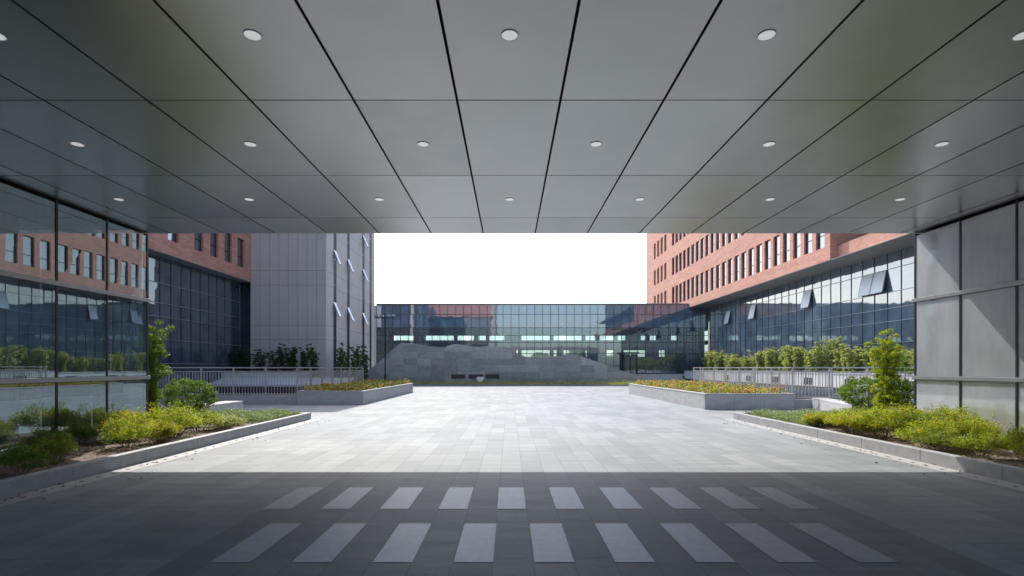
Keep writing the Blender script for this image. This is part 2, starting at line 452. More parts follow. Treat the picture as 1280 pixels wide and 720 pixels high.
# kerbs (stones with real joints)
def kerb(x0, x1, y0, y1, z1, along, step, name='kerb'):
    b = MB()
    a0, a1 = (y0, y1) if along == 'y' else (x0, x1)
    n_ = max(1, round((a1 - a0) / step)); st = (a1 - a0) / n_
    for k in range(n_):
        p, q = a0 + k * st + .003, a0 + (k + 1) * st - .003
        if along == 'y': b.box(x0, x1, p, q, 0, z1)
        else: b.box(p, q, y0, y1, 0, z1)
    return tag(b.build(name, M['kerb'], bevel=0.008), kind='structure')
kerb(KL - .15, KL, -6, 16.5, 0.21, 'y', 1.5)
kerb(-11.2, KL - .152, 16.36, 16.5, 0.20, 'x', 1.2)
kerb(KR, KR + .15, -6, 16.5, 0.21, 'y', 1.5)
kerb(KR + .152, 12.2, 16.36, 16.5, 0.20, 'x', 1.2)

# ------------------------------------------------------------------ canopy
cano = thing('entrance_canopy', (0, 0, HC), 'wide flat canopy of large grey metal panels over the forecourt, in deep shade', 'canopy')
OC = (0, 0, HC)
cols = [-0.61 + 1.2 * k for k in range(-8, 10)]
cols = [c for c in cols if -9.2 < c < 10.2]
rows = [-3.47, -1.07, 1.33, 3.73, 6.13, 8.53, 10.93, CE]
gap, tgap = 0.015, 0.009
edges = [c for c in cols if LX + .2 < c < RX - .2]
edges = [LX + .005] + edges + [RX - .005]
for i in range(len(edges) - 1):
    for j in range(len(rows) - 1):
        b = MB()
        t1, t2, t3, t4 = [rng.uniform(-.0012, .0012) for _ in range(4)]
        x0, x1 = edges[i] + gap, edges[i + 1] - gap
        y0, y1 = rows[j] + tgap, rows[j + 1] - (tgap if j < len(rows) - 2 else 0)
        k = len(b.v)
        b.v += [(x0, y0, HC + t1), (x1, y0, HC + t2), (x1, y1, HC + t3), (x0, y1, HC + t4),
                (x0, y0, HC + .04), (x1, y0, HC + .04), (x1, y1, HC + .04), (x0, y1, HC + .04)]
        for f in ((0, 3, 2, 1), (4, 5, 6, 7), (0, 1, 5, 4), (1, 2, 6, 5), (2, 3, 7, 6), (3, 0, 4, 7)):
            b.f.append(tuple(k + q for q in f)); b.m.append(0)
        b.build('soffit_panel', M[rng.choice(['soffit', 'soffit', 'soffit_b', 'soffit_c'])], cano, OC)
MB().box(LX - .3, RX + .3, -3.5, CE - .02, HC + .05, HC + .3).build('backing_deck', M['void'], cano, OC)
b = MB().box(LX - .3, RX + .3, CE - .015, CE + .02, HC + .005, HC + 1.35)
b.box(LX - .3, RX + .3, -3.5, CE - .02, HC + .303, HC + 1.33)
b.build('fascia', M['fascia'], cano, OC)

# recessed downlights
def ring(b, c, r0, r1, z0, z1, n=32, m=0):
    pts = [(c[0] + math.cos(2 * math.pi * k / n), c[1] + math.sin(2 * math.pi * k / n)) for k in range(n)]
    i = len(b.v)
    for (r, z) in ((r0, z0), (r1, z0), (r1, z1), (r0, z1)):
        b.v += [(c[0] + r * math.cos(2 * math.pi * k / n), c[1] + r * math.sin(2 * math.pi * k / n), z) for k in range(n)]
    for q in range(4):
        for k in range(n):
            j = (k + 1) % n; a = i + q * n; d = i + ((q + 1) % 4) * n
            b.f.append((a + k, a + j, d + j, d + k)); b.m.append(m)
def disc(b, c, r, z, n=32, m=0, up=False):
    p = [(c[0] + r * math.cos(2 * math.pi * k / n), c[1] + r * math.sin(2 * math.pi * k / n), z) for k in range(n)]
    b.poly(p if up else p[::-1], m)
ordn = ['leftmost', 'second from the left', 'third from the left', 'fourth from the left', 'fifth from the left', 'sixth from the left', 'rightmost']
lamp0 = None
for (y, xs, rn) in ((4.93, [-4.8, -2.4, 0, 2.4, 4.8], 'nearest and largest row'), (7.33, [-6, -3.6, -1.2, 1.2, 3.6, 6], 'middle row'), (9.73, [-7.2, -4.8, -2.4, 0, 2.4, 4.8, 7.2], 'row closest to the canopy edge')):
    for k, x in enumerate(xs):
        w_ = 'rightmost' if k == len(xs) - 1 else ordn[k]
        if lamp0 is None:
            lamp0 = thing('ceiling_downlight', (x, y, HC), '', 'ceiling light')
            b = MB(); ring(b, (0, 0), 0.0745, .082, -.0045, .004); b.build('trim_ring', M['lamp_ring'], lamp0, smooth=False)
            b = MB(); disc(b, (0, 0), .0755, -.003); b.build('lens', M['lamp_lens'], lamp0)
            L = lamp0
        else:
            L = copy_tree(lamp0)
        L.location = (x, y, HC - .002)
        tag(L, f'round white ceiling downlight, {w_} in the {rn}', 'ceiling light', 'recessed downlights in the canopy')

# ------------------------------------------------------------------ lobby glass walls under the canopy
def lobby(side):
    left = side < 0
    X = LX if left else RX
    o = (X, 5, 0)
    T = thing('glass_lobby', o, 'dark mirror-like glass lobby wall under the left side of the canopy' if left else
              'pale grey glass lobby wall under the right canopy side, a diagonal shadow across it', 'glass wall')
    Z = [0.2, 1.38, 3.16, HC - .02]
    ys = [CE - .03 - 1.22 * k for k in range(13)]
    gm = M['glass'] if left else M['frit']
    for k in range(len(ys) - 1):
        for r in range(3):
            b = MB()
            y1, y0 = ys[k] - .02, ys[k + 1] + .02
            z0, z1 = Z[r] + .05, Z[r + 1] - .05
            j = [rng.uniform(-.0016, .0016) for _ in range(4)]
            s = side
            xf = X
            i = len(b.v)
            b.v += [(xf + j[0], y0, z0), (xf + j[1], y1, z0), (xf + j[2], y1, z1), (xf + j[3], y0, z1),
                    (xf + s * .02, y0, z0), (xf + s * .02, y1, z0), (xf + s * .02, y1, z1), (xf + s * .02, y0, z1)]
            fs = ((0, 1, 2, 3), (7, 6, 5, 4), (0, 4, 5, 1), (1, 5, 6, 2), (2, 6, 7, 3), (3, 7, 4, 0))
            for f in fs:
                b.f.append(tuple(i + q for q in (f if left else f[::-1]))); b.m.append(0)
            if left:      # a single sheet of glass reads more truly than a thick one
                b.f = [b.f[0]]; b.m = [0]
            b.build('glass_pane', gm, T, o)
    s = side
    def bx(b, xa, xb, *r):
        x0, x1 = sorted((X + s * xa, X + s * xb)); b.box(x0, x1, *r)
    b = MB()
    for k, y in enumerate(ys):
        bx(b, -.012, .09, y - .022, y + .022, 0.2, HC - .02)
    b.build('mullions', M['frame'], T, o)
    for z, h in ((Z[1], .042), (Z[2], .042)):
        b = MB(); bx(b, -.035, .06, ys[-1], CE + .03, z - h, z + h); b.build('transom', M['silver'], T, o, bevel=.004)
    b = MB(); bx(b, -.03, .25, ys[-1], CE, 0.0, 0.245); b.build('sill_base', M['kerb'], T, o, bevel=.006)
    # end wall facing the court and the room behind the glass
    far = X + s * 9.5
    b = MB()
    for k in range(8):
        xa, xb = X + s * (.12 + 1.17 * k), X + s * (.12 + 1.17 * (k + 1) - .05)
        b.box(min(xa, xb), max(xa, xb), CE - .06, CE - .03, .25, HC - .02)
    b.build('end_glazing', M['end_glass'] if left else M['curtain_dark'], T, o)
    b = MB()
    if not left: bx(b, .12, 9.5, CE - .16, CE - .10, 0, HC + .3)
    bx(b, 9.5, 9.7, -2.4, CE - .2, 0, HC + .3)
    if not left: bx(b, .10, .13, -2.4, CE - .2, .25, HC - .02)
    bx(b, .3, 9.5, -2.6, -2.4, 0, HC)
    b.build('inner_wall', M['interior'], T, o)
    b = MB(); bx(b, .26, 9.5, -2.4, CE - .2, .1, .18); b.build('inner_floor', M['interior_floor'], T, o)
    b = MB(); bx(b, .3, 9.5, -2.4, CE - .2, HC + .02, HC + .05); b.build('inner_ceiling', M['interior'], T, o)
    b = MB()
    for y in (10.4, 5.6): bx(b, 1.6, 2.2, y - .3, y + .3, .18, HC)
    b.build('inner_columns', M['interior'], T, o)
    if left:   # roof over the wing
        pass
    b = MB(); bx(b, .31, 9.8, -3.5, CE - .05, HC + .31, HC + 1.3); b.build('roof_block', M['fascia'], T, o)
    return T
lobby(-1); lobby(1)

# upper storeys above the porch roof (seen mirrored in the glass bridge)
T = thing('upper_office_block', (-11, 0, 6), 'brick office floors above the porch roof, mirrored in the far glass bridge', 'building')
oo = (-11, 0, 6)
MB().box(-18, -4.4, 0, 8, 6.1, 12.8).build('glazing', M['curtain_dark'], T, oo)
MB().box(-18.2, -4.2, -.2, 8.4, 12.83, 17.5).build('wall', M['brick'], T, oo)
MB().box(-4.18, -2.9, -.2, 8.2, 6.1, 17.5).build('pier', M['cladding'], T, oo)

# ------------------------------------------------------------------ right brick office
XB, XG = 21.0, 23.3
OB = (XB, 50, 0)
T = thing('brick_office', OB, 'sunlit red brick office with rows of narrow windows over a blue glass base', 'building')
BZ, TZ = 8.7, 26.0
wr = [(9.65, 12.0), (13.55, 15.75), (17.35, 19.6), (21.2, 23.4)]
bot = [BZ] + [w[1] for w in wr]
top = [w[0] for w in wr] + [TZ]
D0, D1, D2, D3 = 35.2, 68.2, 70.7, 77.2
b = MB()
ENDY = 81.0
for z0, z1 in zip(bot, top):                 # bands
    b.box(XB, XB + .45, D0 - .6, ENDY, z0, z1)
wins = []
pitch = 1.46
for r, (z0, z1) in enumerate(wr):
    y = D0
    b.box(XB, XB + .45, D0 - .6, D0, z0, z1)
    k = 0
    while y < D1 - .1:
        wins.append((y, y + 1.0, z0, z1, 'w'))
        b.box(XB, XB + .45, y + 1.0, min(y + pitch, D2 + .0) if y + pitch < D1 - .1 else D2, z0, z1)
        y += pitch
    y = D2
    for k in range(4):
        wins.append((y, y + 1.0, z0, z1, 'l'))
        b.box(XB, XB + .45, y + 1.0, (y + 1.72) if k < 3 else ENDY, z0, z1)
        y += 1.72
# near end: lower brick parapet with an open terrace recess over it
b.box(XB + .45, XB + .9, -8.0, D0 - .6, BZ, 9.62)
b.box(XB + .452, XB + 3.4, D0 - .62, D0 - .2, 9.7, TZ)
b.box(XB + .45, XB + 18, ENDY - .4, ENDY, BZ, TZ)
b.build('wall', M['brick'], T, OB)
MB().box(XB + .9, XB + 3.0, -8.0, D0 - .62, 12.6, 12.9).build('terrace_ceiling', M['soffit_grey'], T, OB)
MB().box(XB + 3.0, XB + 3.4, -8.0, D0 - .62, 9.0, TZ).build('terrace_wall', M['soffit_grey'], T, OB)
MB().box(XB + .7, XB + 18, D0 - .1, ENDY - .45, BZ + .3, TZ - .2).build('core', M['interior_dark'], T, OB)
MB().box(XB - .0, XB + 18, -8, ENDY, TZ + .003, TZ + .3).build('roof', M['soffit_grey'], T, OB)
b = MB(); b.box(XB + .02, XG + .3, -8, ENDY, BZ - .04, BZ - .003); b.build('soffit', M['soffit_grey'], T, OB)
protos = {}
def window(y0, y1, z0, z1, kind, T, face, s, oo):
    """dark framed slot window; s=+1 wall looks to -X, s=-1 wall looks to +X"""
    key = (kind, round(y1 - y0, 2), round(z1 - z0, 2), s)
    loc = (face + s * .17, (y0 + y1) / 2, z0)
    if key not in protos:
        w, h = (y1 - y0) / 2, z1 - z0
        b = MB()
        for (ya, yb, za, zb) in ((-w, -w + .05, 0, h), (w - .05, w, 0, h), (-w + .05, w - .05, 0, .05), (-w + .05, w - .05, h - .05, h), (-w + .05, w - .05, h * .36, h * .36 + .05)):
            b.box(-.04, .04, ya, yb, za, zb)
        fo = b.build('window', M['frame'] if kind == 'w' else M['louvre'], T)
        if kind == 'w':
            MB().box(-.012, .012, -w + .05, w - .05, .05, h - .05).build('pane', M['window_glass'], fo)
        else:
            b = MB()
            n_ = 16
            for q in range(n_):
                z = .05 + (h - .1) * q / n_
                b.box(-.03, .03, -w + .05, w - .05, z, z + (h - .1) / n_ * .72)
            b.build('louvre', M['louvre'], fo)
        protos[key] = fo
        o = fo
    else:
        o = copy_tree(protos[key], T)
    o.location = Vector(loc) - Vector(oo)
    return o
for (y0, y1, z0, z1, kd) in wins:
    window(y0, y1, z0, z1, kd, T, XB, 1, OB)

# glass base of the brick office
def curtain(T, oo, X, s, ys, Z, mat, mm, bandname='glass_band', vm=.03, hm=.03, skip=()):
    for r in range(len(Z) - 1):
        b = MB()
        mt = mat[r] if isinstance(mat, list) else mat
        for k in range(len(ys) - 1):
            y0, y1 = ys[k] + .012, ys[k + 1] - .012
            if (r, k) in skip:
                if b.f: b.build(bandname, mt, T, oo)
                b = MB()
                continue
            j = [rng.uniform(-.003, .003) for _ in range(4)]
            i = len(b.v)
            z0, z1 = Z[r] + .012, Z[r + 1] - .012
            b.v += [(X + j[0], y0, z0), (X + j[1], y1, z0), (X + j[2], y1, z1), (X + j[3], y0, z1)]
            f = (i, i + 1, i + 2, i + 3)
            b.f.append(f[::-1] if s > 0 else f); b.m.append(0)
        if b.f: b.build(bandname, mt, T, oo)
    b = MB()
    xa, xb = sorted((X - s * .035, X + s * .08))
    xc, xd = sorted((X - s * .05, X + s * .08))
    for y in ys: b.box(xa, xb, y - vm / 2, y + vm / 2, Z[0], Z[-1])
    b.build('mullions', mm, T, oo)
    b = MB()
    for z in Z: b.box(xc, xd, ys[0], ys[-1], z - hm / 2, z + hm / 2)
    b.build('transoms', M['mullion'], T, oo)
ysR = [13.0 + 1.15 * k for k in range(43)]
ZR = [0.1, 1.8, 3.15, 4.45, 5.25, 6.25, 7.66, BZ - .04]
sash_y = []
for d in (56.2, 50.7, 41.3, 33.9, 32.7):
    k = min(range(len(ysR) - 1), key=lambda q: abs((ysR[q] + ysR[q + 1]) / 2 - d)); sash_y.append(k)
if sash_y[-1] == sash_y[-2]: sash_y[-1] -= 1
curtain(T, OB, XG, 1, ysR, ZR, M['curtain'], M['mullion_dark'], skip=[(5, k) for k in sash_y])
MB().box(XG + .12, XG + 14, 13, 62, 0.05, BZ - .05).build('glazed_core', M['interior_dark'], T, OB)
def sash(T, oo, hinge, w, h, ang, axis, mat, s=1):
    b = MB()
    b.box(-.02, .02, -w / 2, w / 2, -h, 0)
    o = b.build('open_sash', [mat], T)
    o.location = Vector(hinge) - Vector(oo)
    o.rotation_euler = (0, R(ang) * s, 0)
    f = MB()
    for (ya, yb, za, zb) in ((-w / 2 - .005, -w / 2 + .04, -h, 0), (w / 2 - .04, w / 2 + .005, -h, 0), (-w / 2 + .04, w / 2 - .04, -h - .005, -h + .04)):
        f.box(-.03, .03, ya, yb, za, zb)
    f.build('sash_frame', M['mullion'], o)
    return o
for k in sash_y:
    sash(T, OB, (XG - .04, (ysR[k] + ysR[k + 1]) / 2, 7.62), 1.10, 1.36, 12, 'y', M['sash'])

# ------------------------------------------------------------------ left brick office
XL = -18.6
OL = (XL, 28, 0)
T = thing('brick_office', OL, 'shaded red brick wing over dark glass, left of the grey stone tower', 'building')
LY0, LY1 = 14.0, 37.95
wl = [(8.6, 10.55), (12.5, 14.5), (16.4, 18.4)]
b = MB()
bot = [7.8] + [w[1] for w in wl]; top = [w[0] for w in wl] + [21]
for z0, z1 in zip(bot, top): b.box(XL - .45, XL, LY0, LY1, z0, z1)
wy = [16.0, 17.65, 19.3, 22.6, 24.25, 25.9, 28.75, 31.15, 32.8, 34.45, 36.1]
for (z0, z1) in wl:
    p = LY0
    for y in wy:
        b.box(XL - .45, XL, p, y, z0, z1); p = y + .92
        window(y, y + .92, z0, z1, 'w', T, XL, -1, OL)
    b.box(XL - .45, XL, p, LY1, z0, z1)
b.build('wall', M['brick'], T, OL)
MB().box(XL - 14, XL - .7, LY0, LY1, 7.9, 20.9).build('core', M['interior_dark'], T, OL)
MB().box(XL - 14, XL - .01, LY0, LY1, 7.76, 7.797).build('soffit', M['soffit_grey'], T, OL)
MB().box(XL - 14, XL, LY0, LY1, 21.003, 21.3).build('roof', M['soffit_grey'], T, OL)
ysL = [LY0 + .95 * k for k in range(26)]
ysL[-1] = LY1
ZL = [0.1, 1.85, 3.2, 4.45, 5.2, 6.3, 7.76]
curtain(T, OL, XL - .75, -1, ysL, ZL, M['curtain_dark'], M['mullion_dark'])
MB().box(XL - 14, XL - .85, LY0, LY1, 0.05, 7.75).build('glazed_core', M['interior_dark'], T, OL)

# ------------------------------------------------------------------ grey stone tower
TX0, TX1, TY0, TY1, TZ1 = -18.65, -13.2, 38.0, 51.6, 21.5
OT = (-16, 45, 0)
T = thing('stone_tower', OT, 'grey stone clad tower with tall slot windows and tilted open vents', 'building')
MB().box(TX0 + .08, TX1 - .35, TY0 + .08, TY1 - .05, 0, TZ1).build('core', M['joint'], T, OT)
zj = [0.0, 0.75]
z = 3.64
zj = [0, .8] + [a for k in range(5) for a in (3.64 + 3.93 * k, 4.68 + 3.93 * k)] + [TZ1]
b = MB()
xs = [TX0 + (TX1 - TX0) * k / 8 for k in range(9)]
for i in range(8):
    for j in range(len(zj) - 1):
        t = rng.uniform(0, .004)
        b.box(xs[i] + .01, xs[i + 1] - (.01 if i < 7 else 0), TY0 - t, TY0 + .08, zj[j] + .01, zj[j + 1] - .01)
slots = [39.55, 42.85, 47.3, 49.75]
segs = []
p = TY0 + .082
for s_ in slots:
    segs.append((p, s_)); p = s_ + .72
segs.append((p, TY1))
for (ya, yb) in segs:
    n_ = max(1, round((yb - ya) / 1.2))
    for q in range(n_):
        y0, y1 = ya + (yb - ya) * q / n_, ya + (yb - ya) * (q + 1) / n_
        for j in range(len(zj) - 1):
            b.box(TX1 - .347, TX1, y0 + (.008 if q else 0), y1 - (.008 if q < n_ - 1 else 0), zj[j] + .01, zj[j + 1] - .01)
b.build('stone_cladding', M['cladding'], T, OT)
for s_ in slots:
    f = MB()
    f.box(TX1 - .10, TX1 - .012, s_ + .003, s_ + .05, .8, TZ1); f.box(TX1 - .10, TX1 - .012, s_ + .67, s_ + .717, .8, TZ1)
    for z in (2.0, 3.9, 5.9, 7.85, 9.8, 11.8, 13.8, 15.7, 17.7): f.box(TX1 - .10, TX1 - .02, s_ + .05, s_ + .67, z, z + .06)
    fo = f.build('slot_window', M['frame'], T, OT)
    p_ = MB(); p_.box(TX1 - .34, TX1 - .03, s_ + .05, s_ + .67, .8, TZ1); p_.build('pane', M['slot_glass'], fo, OT)
for s_, zs in ((slots[0], (6.55, 10.5, 14.4)), (slots[1], (6.55, 10.5, 14.4)), (slots[2], (6.55, 10.5, 13.6))):
    for z in zs:
        sash(T, OT, (TX1 - .02, s_ + .36, z), .64, 1.15, 22, 'y', M['sash'], s=-1)
MB().box(-34, TX0 + .07, TY0 + .6, TY1 - .06, 0, TZ1 - .1).build('rear_wing', M['curtain_dark'], T, OT)
MB().box(TX0, TX1, TY0, TY1, TZ1 + .003, TZ1 + .25).build('roof', M['soffit_grey'], T, OT)

# ------------------------------------------------------------------ glass bridge building across the back
GY, GZ0, GZ1 = 62.0, 1.0, 9.12
OG = (3, GY, 0)
T = thing('glass_bridge_building', OG, 'two storey glass link building closing the far side of the court', 'building')
GX0, GX1 = -15.6, XG + .05
ng = 42
gx = [GX0 + (GX1 - GX0) * k / ng for k in range(ng + 1)]
GZ = [1.02, 1.85, 3.3, 4.6, 5.42, 6.33, 7.9, GZ1 - .1]
for r in range(len(GZ) - 1):
    b = MB()
    for k in range(ng):
        j = [rng.uniform(-.0018, .0018) for _ in range(4)]
        x0, x1 = gx[k] + .012, gx[k + 1] - .012
        z0, z1 = GZ[r] + .012, GZ[r + 1] - .012
        i = len(b.v)
        b.v += [(x0, GY + j[0], z0), (x1, GY + j[1], z0), (x1, GY + j[2], z1), (x0, GY + j[3], z1)]
        b.f.append((i, i + 1, i + 2, i + 3)); b.m.append(0)
    b.build('glass_band' if r < 5 else 'spandrel_band', M['link_glass'] if r < 5 else M['link_spandrel'], T, OG)
b = MB()
for x in gx: b.box(x - .025, x + .025, GY - .05, GY + .1, GZ[0], GZ1 - .08)
b.build('mullions', M['mullion_dark'], T, OG)
b = MB()
for z in GZ[:-1]: b.box(gx[0], gx[-1], GY - .03, GY + .09, z - .03, z + .03)
b.build('transoms', M['mullion_dark'], T, OG)
MB().box(GX0 - .1, GX1, GY - .12, GY + 10.1, GZ1 - .07, GZ1 + .06).build('roof', M['silver'], T, OG)
MB().box(GX0, GX1, GY + .2, GY + 10, 6.0, GZ1 - .1).build('roof_void', M['interior_dark'], T, OG)
MB().box(GX0, GX1, GY + .2, GY + 10, 4.35, 4.85).build('floor_slab', M['interior_dark'], T, OG)
b = MB()
for k in range(ng):
    if k % 7 == 3: continue
    b.box(gx[k] + .02, gx[k + 1] - .02, GY + 10.0, GY + 10.02, 4.87, 6.0)
    b.box(gx[k] + .02, gx[k + 1] - .02, GY + 10.0, GY + 10.02, 1.0, 4.33)
b.build('rear_glazing', mat_clear_glass('rear_bridge_glass', (0.78, 0.86, 0.88), 1.4), T, OG)
# furniture-height solids, columns and cross walls that break up the view through
b = MB()
b.box(GX0, GX1, GY + 9.5, GY + 9.9, 4.87, 5.36)
b.box(GX0, GX1, GY + 8.9, GY + 9.3, 1.0, 3.1)
b.box(GX0, GX1, GY + 8.9, GY + 9.3, 4.0, 4.34)
x = GX0 + 1.0
while x < GX1 - 2:
    b.box(x, x + .45, GY + 2.2, GY + 2.65, 1.0, 6.0)
    if rng.random() < .75: b.box(x + 2.2, x + 2.2 + rng.choice([.6, 1.1, 2.0]), GY + 6.0, GY + 6.1, 4.86, 6.0)
    if rng.random() < .8: b.box(x + 1.2, x + 1.2 + rng.choice([.9, 1.6, 2.6]), GY + 6.5, GY + 6.6, 1.0, 4.34)
    x += 3.9
b.box(18.6, GX1, GY + 1.2, GY + 1.4, 1.0, 4.34); b.box(20.3, GX1, GY + 1.2, GY + 1.4, 4.86, 6.0)
b.build('inner_partitions', M['interior_dark'], T, OG)
MB().box(GX0, GX1, GY + .02, GY + 10, 0.9, 0.99).build('inner_floor', M['interior_floor'], T, OG)
MB().box(GX0 - .2, GX1 - .1, GY - .25, GY + 10.2, 0, .885).build('plinth', M['whitewall'], T, OG)
b = MB(); b.box(GX0 - 1.3, GX0 - .005, GY - .3, GY + 9, 0, GZ1 - .2); b.build('end_pier', M['cladding'], T, OG)
b = MB(); b.box(GX0 + .03, GX0 + .55, GY - .09, GY - .06, 6.4, 8.9); b.build('white_panel', M['white'], T, OG)

# porch frame standing in front of the bridge building
T = thing('entrance_porch', (13.9, GY - 1.2, 0), 'small dark door frame with flat roof before the glass link building', 'doorway')
oo = (13.9, GY - 1.2, 0)
b = MB(); b.box(13.15, 13.27, GY - 1.25, GY - 1.1, 0.0, 3.25); b.box(14.55, 14.67, GY - 1.25, GY - 1.1, 0.0, 3.25); b.build('posts', M['frame'], T, oo)
MB().box(12.9, 14.9, GY - 1.5, GY - .3, 3.253, 3.42).build('roof', M['mullion_dark'], T, oo)
b = MB(); b.box(13.3, 13.88, GY - 1.19, GY - 1.16, .1, 3.2); b.box(13.94, 14.52, GY - 1.19, GY - 1.16, .1, 3.2); b.build('door', M['curtain_dark'], T, oo)

# trees behind the bridge, seen through it
# ------------------------------------------------------------------ foliage makers
def leaf_mesh(P, size, seed, flat=0.3, asp=0.42, droop=0.0, tilt_up=0.0):
    """one folded leaf (two triangles along a midrib) at each point"""
    g_ = np.random.default_rng(seed)
    n_ = len(P)
    d = g_.normal(size=(n_, 3)); d[:, 2] = d[:, 2] * flat - droop + tilt_up
    d /= np.linalg.norm(d, axis=1)[:, None]
    u = g_.normal(size=(n_, 3)); u[:, 2] += 1.0
    w = np.cross(d, u); w /= np.linalg.norm(w, axis=1)[:, None] + 1e-9
    nn = np.cross(w, d)
    L = size * g_.uniform(.65, 1.25, n_)[:, None]
    a = P - d * L * .5; c = P + d * L * .5
    bb = P + w * L * asp * .5 + nn * L * .08; e = P - w * L * asp * .5 + nn * L * .08
    V = np.stack([a, bb, c, e], 1).reshape(-1, 3)
    i = np.arange(n_) * 4
    F = np.concatenate([np.stack([i, i + 1, i + 2], 1), np.stack([i, i + 2, i + 3], 1)])
    return V, F
def leaves(name, mat, P, size, seed, parent=None, mats=None, frac=None, **kw):
    V, F = leaf_mesh(P, size, seed, **kw)
    me = bpy.data.meshes.new(name)
    me.from_pydata(V.tolist(), [], F.tolist())
    for m_ in (mats or [mat]): me.materials.append(m_)
    if mats:
        g_ = np.random.default_rng(seed + 5)
        n_ = len(P)
        k = g_.choice(len(mats), n_, p=frac)
        me.polygons.foreach_set('material_index', np.concatenate([k, k]).astype(np.int32))
    me.update()
    o = bpy.data.objects.new(name, me); COL.objects.link(o)
    if parent: o.parent = parent
    return o
def clump_points(g_, centres, radii, per):
    out = []
    for c, r in zip(centres, radii):
        q = g_.normal(size=(per, 3)); q /= np.linalg.norm(q, axis=1)[:, None]
        q *= (g_.uniform(0, 1, per) ** .45)[:, None]
        out.append(np.array(c) + q * np.array(r))
    return np.concatenate(out)

def make_shrub(name, label, cat, seed, w, h, mat, per=130, ncl=16, leaf=.05, group=None):
    g_ = np.random.default_rng(seed)
    T = thing(name, (0, 0, 0), label, cat, group)
    st = MB(); cs, rs = [], []
    for k in range(ncl):
        a = g_.uniform(0, 2 * math.pi); rr = w * .5 * math.sqrt(g_.uniform(0, 1))
        zz = h * (0.42 + .5 * g_.uniform() * (1 - (rr / (w * .5)) ** 2 * .55))
        c = (rr * math.cos(a), rr * math.sin(a), zz)
        cs.append(c); rr_ = g_.uniform(.09, .17) * w / .7; rs.append((rr_ * 1.15, rr_ * 1.15, rr_ * .8))
        st.tube((c[0] * .25, c[1] * .25, -.04), c, .007, .003, 4)
    P = clump_points(g_, cs, rs, per)
    for k in range(14):
        a = g_.uniform(0, 2 * math.pi); rr = w * .42 * math.sqrt(g_.uniform()); zt = h * g_.uniform(.85, 1.22)
        st.tube((rr * math.cos(a) * .6, rr * math.sin(a) * .6, h * .3), (rr * math.cos(a), rr * math.sin(a), zt), .004, .002, 4)
        q = g_.normal(size=(14, 3)) * np.array([.035, .035, .06]) + np.array([rr * math.cos(a), rr * math.sin(a), zt - .05])
        P = np.concatenate([P, q])
    P = P[P[:, 2] > .02]
    st.build('stems', M['bark'], T)
    leaves('foliage', mat, P, leaf, seed, T, flat=.5)
    return T

def make_cane(name, label, cat, seed, h, spread, nst, mat, per=26, leaf=.13, group=None, lo=.22, cl=.16):
    """upright canes with leaf sprays along them"""
    g_ = np.random.default_rng(seed)
    T = thing(name, (0, 0, 0), label, cat, group)
    st = MB(); cs, rs = [], []
    for k in range(nst):
        a = g_.uniform(0, 2 * math.pi); r0 = spread * math.sqrt(g_.uniform()) * .55
        b0 = np.array([r0 * math.cos(a), r0 * math.sin(a), -.05])
        hh = h * g_.uniform(.68, 1.0)
        ln = np.array([math.cos(a), math.sin(a), 0]) * spread * g_.uniform(.1, .8)
        prev = b0
        for q in range(1, 6):
            t = q / 5
            p_ = b0 + np.array([0, 0, hh]) * t + ln * t ** 2 + g_.normal(size=3) * np.array([.015, .015, 0])
            st.tube(prev, p_, .012 * (1 - .6 * (t - .2)), .012 * (1 - .6 * t), 5)
            prev = p_
        for t in np.arange(lo, 1.02, .085):
            p_ = b0 + np.array([0, 0, hh]) * t + ln * t ** 2
            for e in range(2):
                off = g_.normal(size=3) * np.array([cl, cl, cl * .45]) * (1.1 - .45 * t)
                cs.append(p_ + off); rs.append((cl * .8, cl * .8, cl * .55))
    P = clump_points(g_, cs, rs, per)
    st.tube((0, 0, -.09), (0, 0, -.03), spread * .62, spread * .62, 8)
    st.build('stems', M['bark'], T)
    leaves('foliage', mat, P, leaf, seed, T, flat=.55, asp=.26, droop=.35)
    return T

def make_tree(name, label, cat, seed, h, w, mat, n=9000, leaf=.28):
    g_ = np.random.default_rng(seed)
    T = thing(name, (0, 0, 0), label, cat)
    b = MB(); b.tube((0, 0, -.1), (0, 0, h * .35), .16, .11, 8)
    cs, rs = [], []
    for k in range(26):
        q = g_.normal(size=3); q /= np.linalg.norm(q); q *= g_.uniform(.2, 1) ** .5
        c = np.array([0, 0, h * .62]) + q * np.array([w * .45, w * .45, h * .33])
        cs.append(c); r_ = g_.uniform(.12, .22) * w; rs.append((r_, r_, r_ * .75))
        b.tube((0, 0, h * .33), tuple(c), .05, .012, 5)
    b.build('trunk', M['bark'], T)
    leaves('crown', mat, clump_points(g_, cs, rs, n // 26), leaf, seed, T, flat=.6)
    return T

def place(proto, used, loc, rot, sc, label, group):
    """first time moves the pattern itself, then copies it"""
    if proto not in used:
        used.append(proto); o = proto
    else:
        o = copy_tree(proto)
    o.location = loc; o.rotation_euler = (0, 0, rot); o.scale = (sc[0], sc[0], sc[1])
    tag(o, label, None, group)
    return o
USED = []

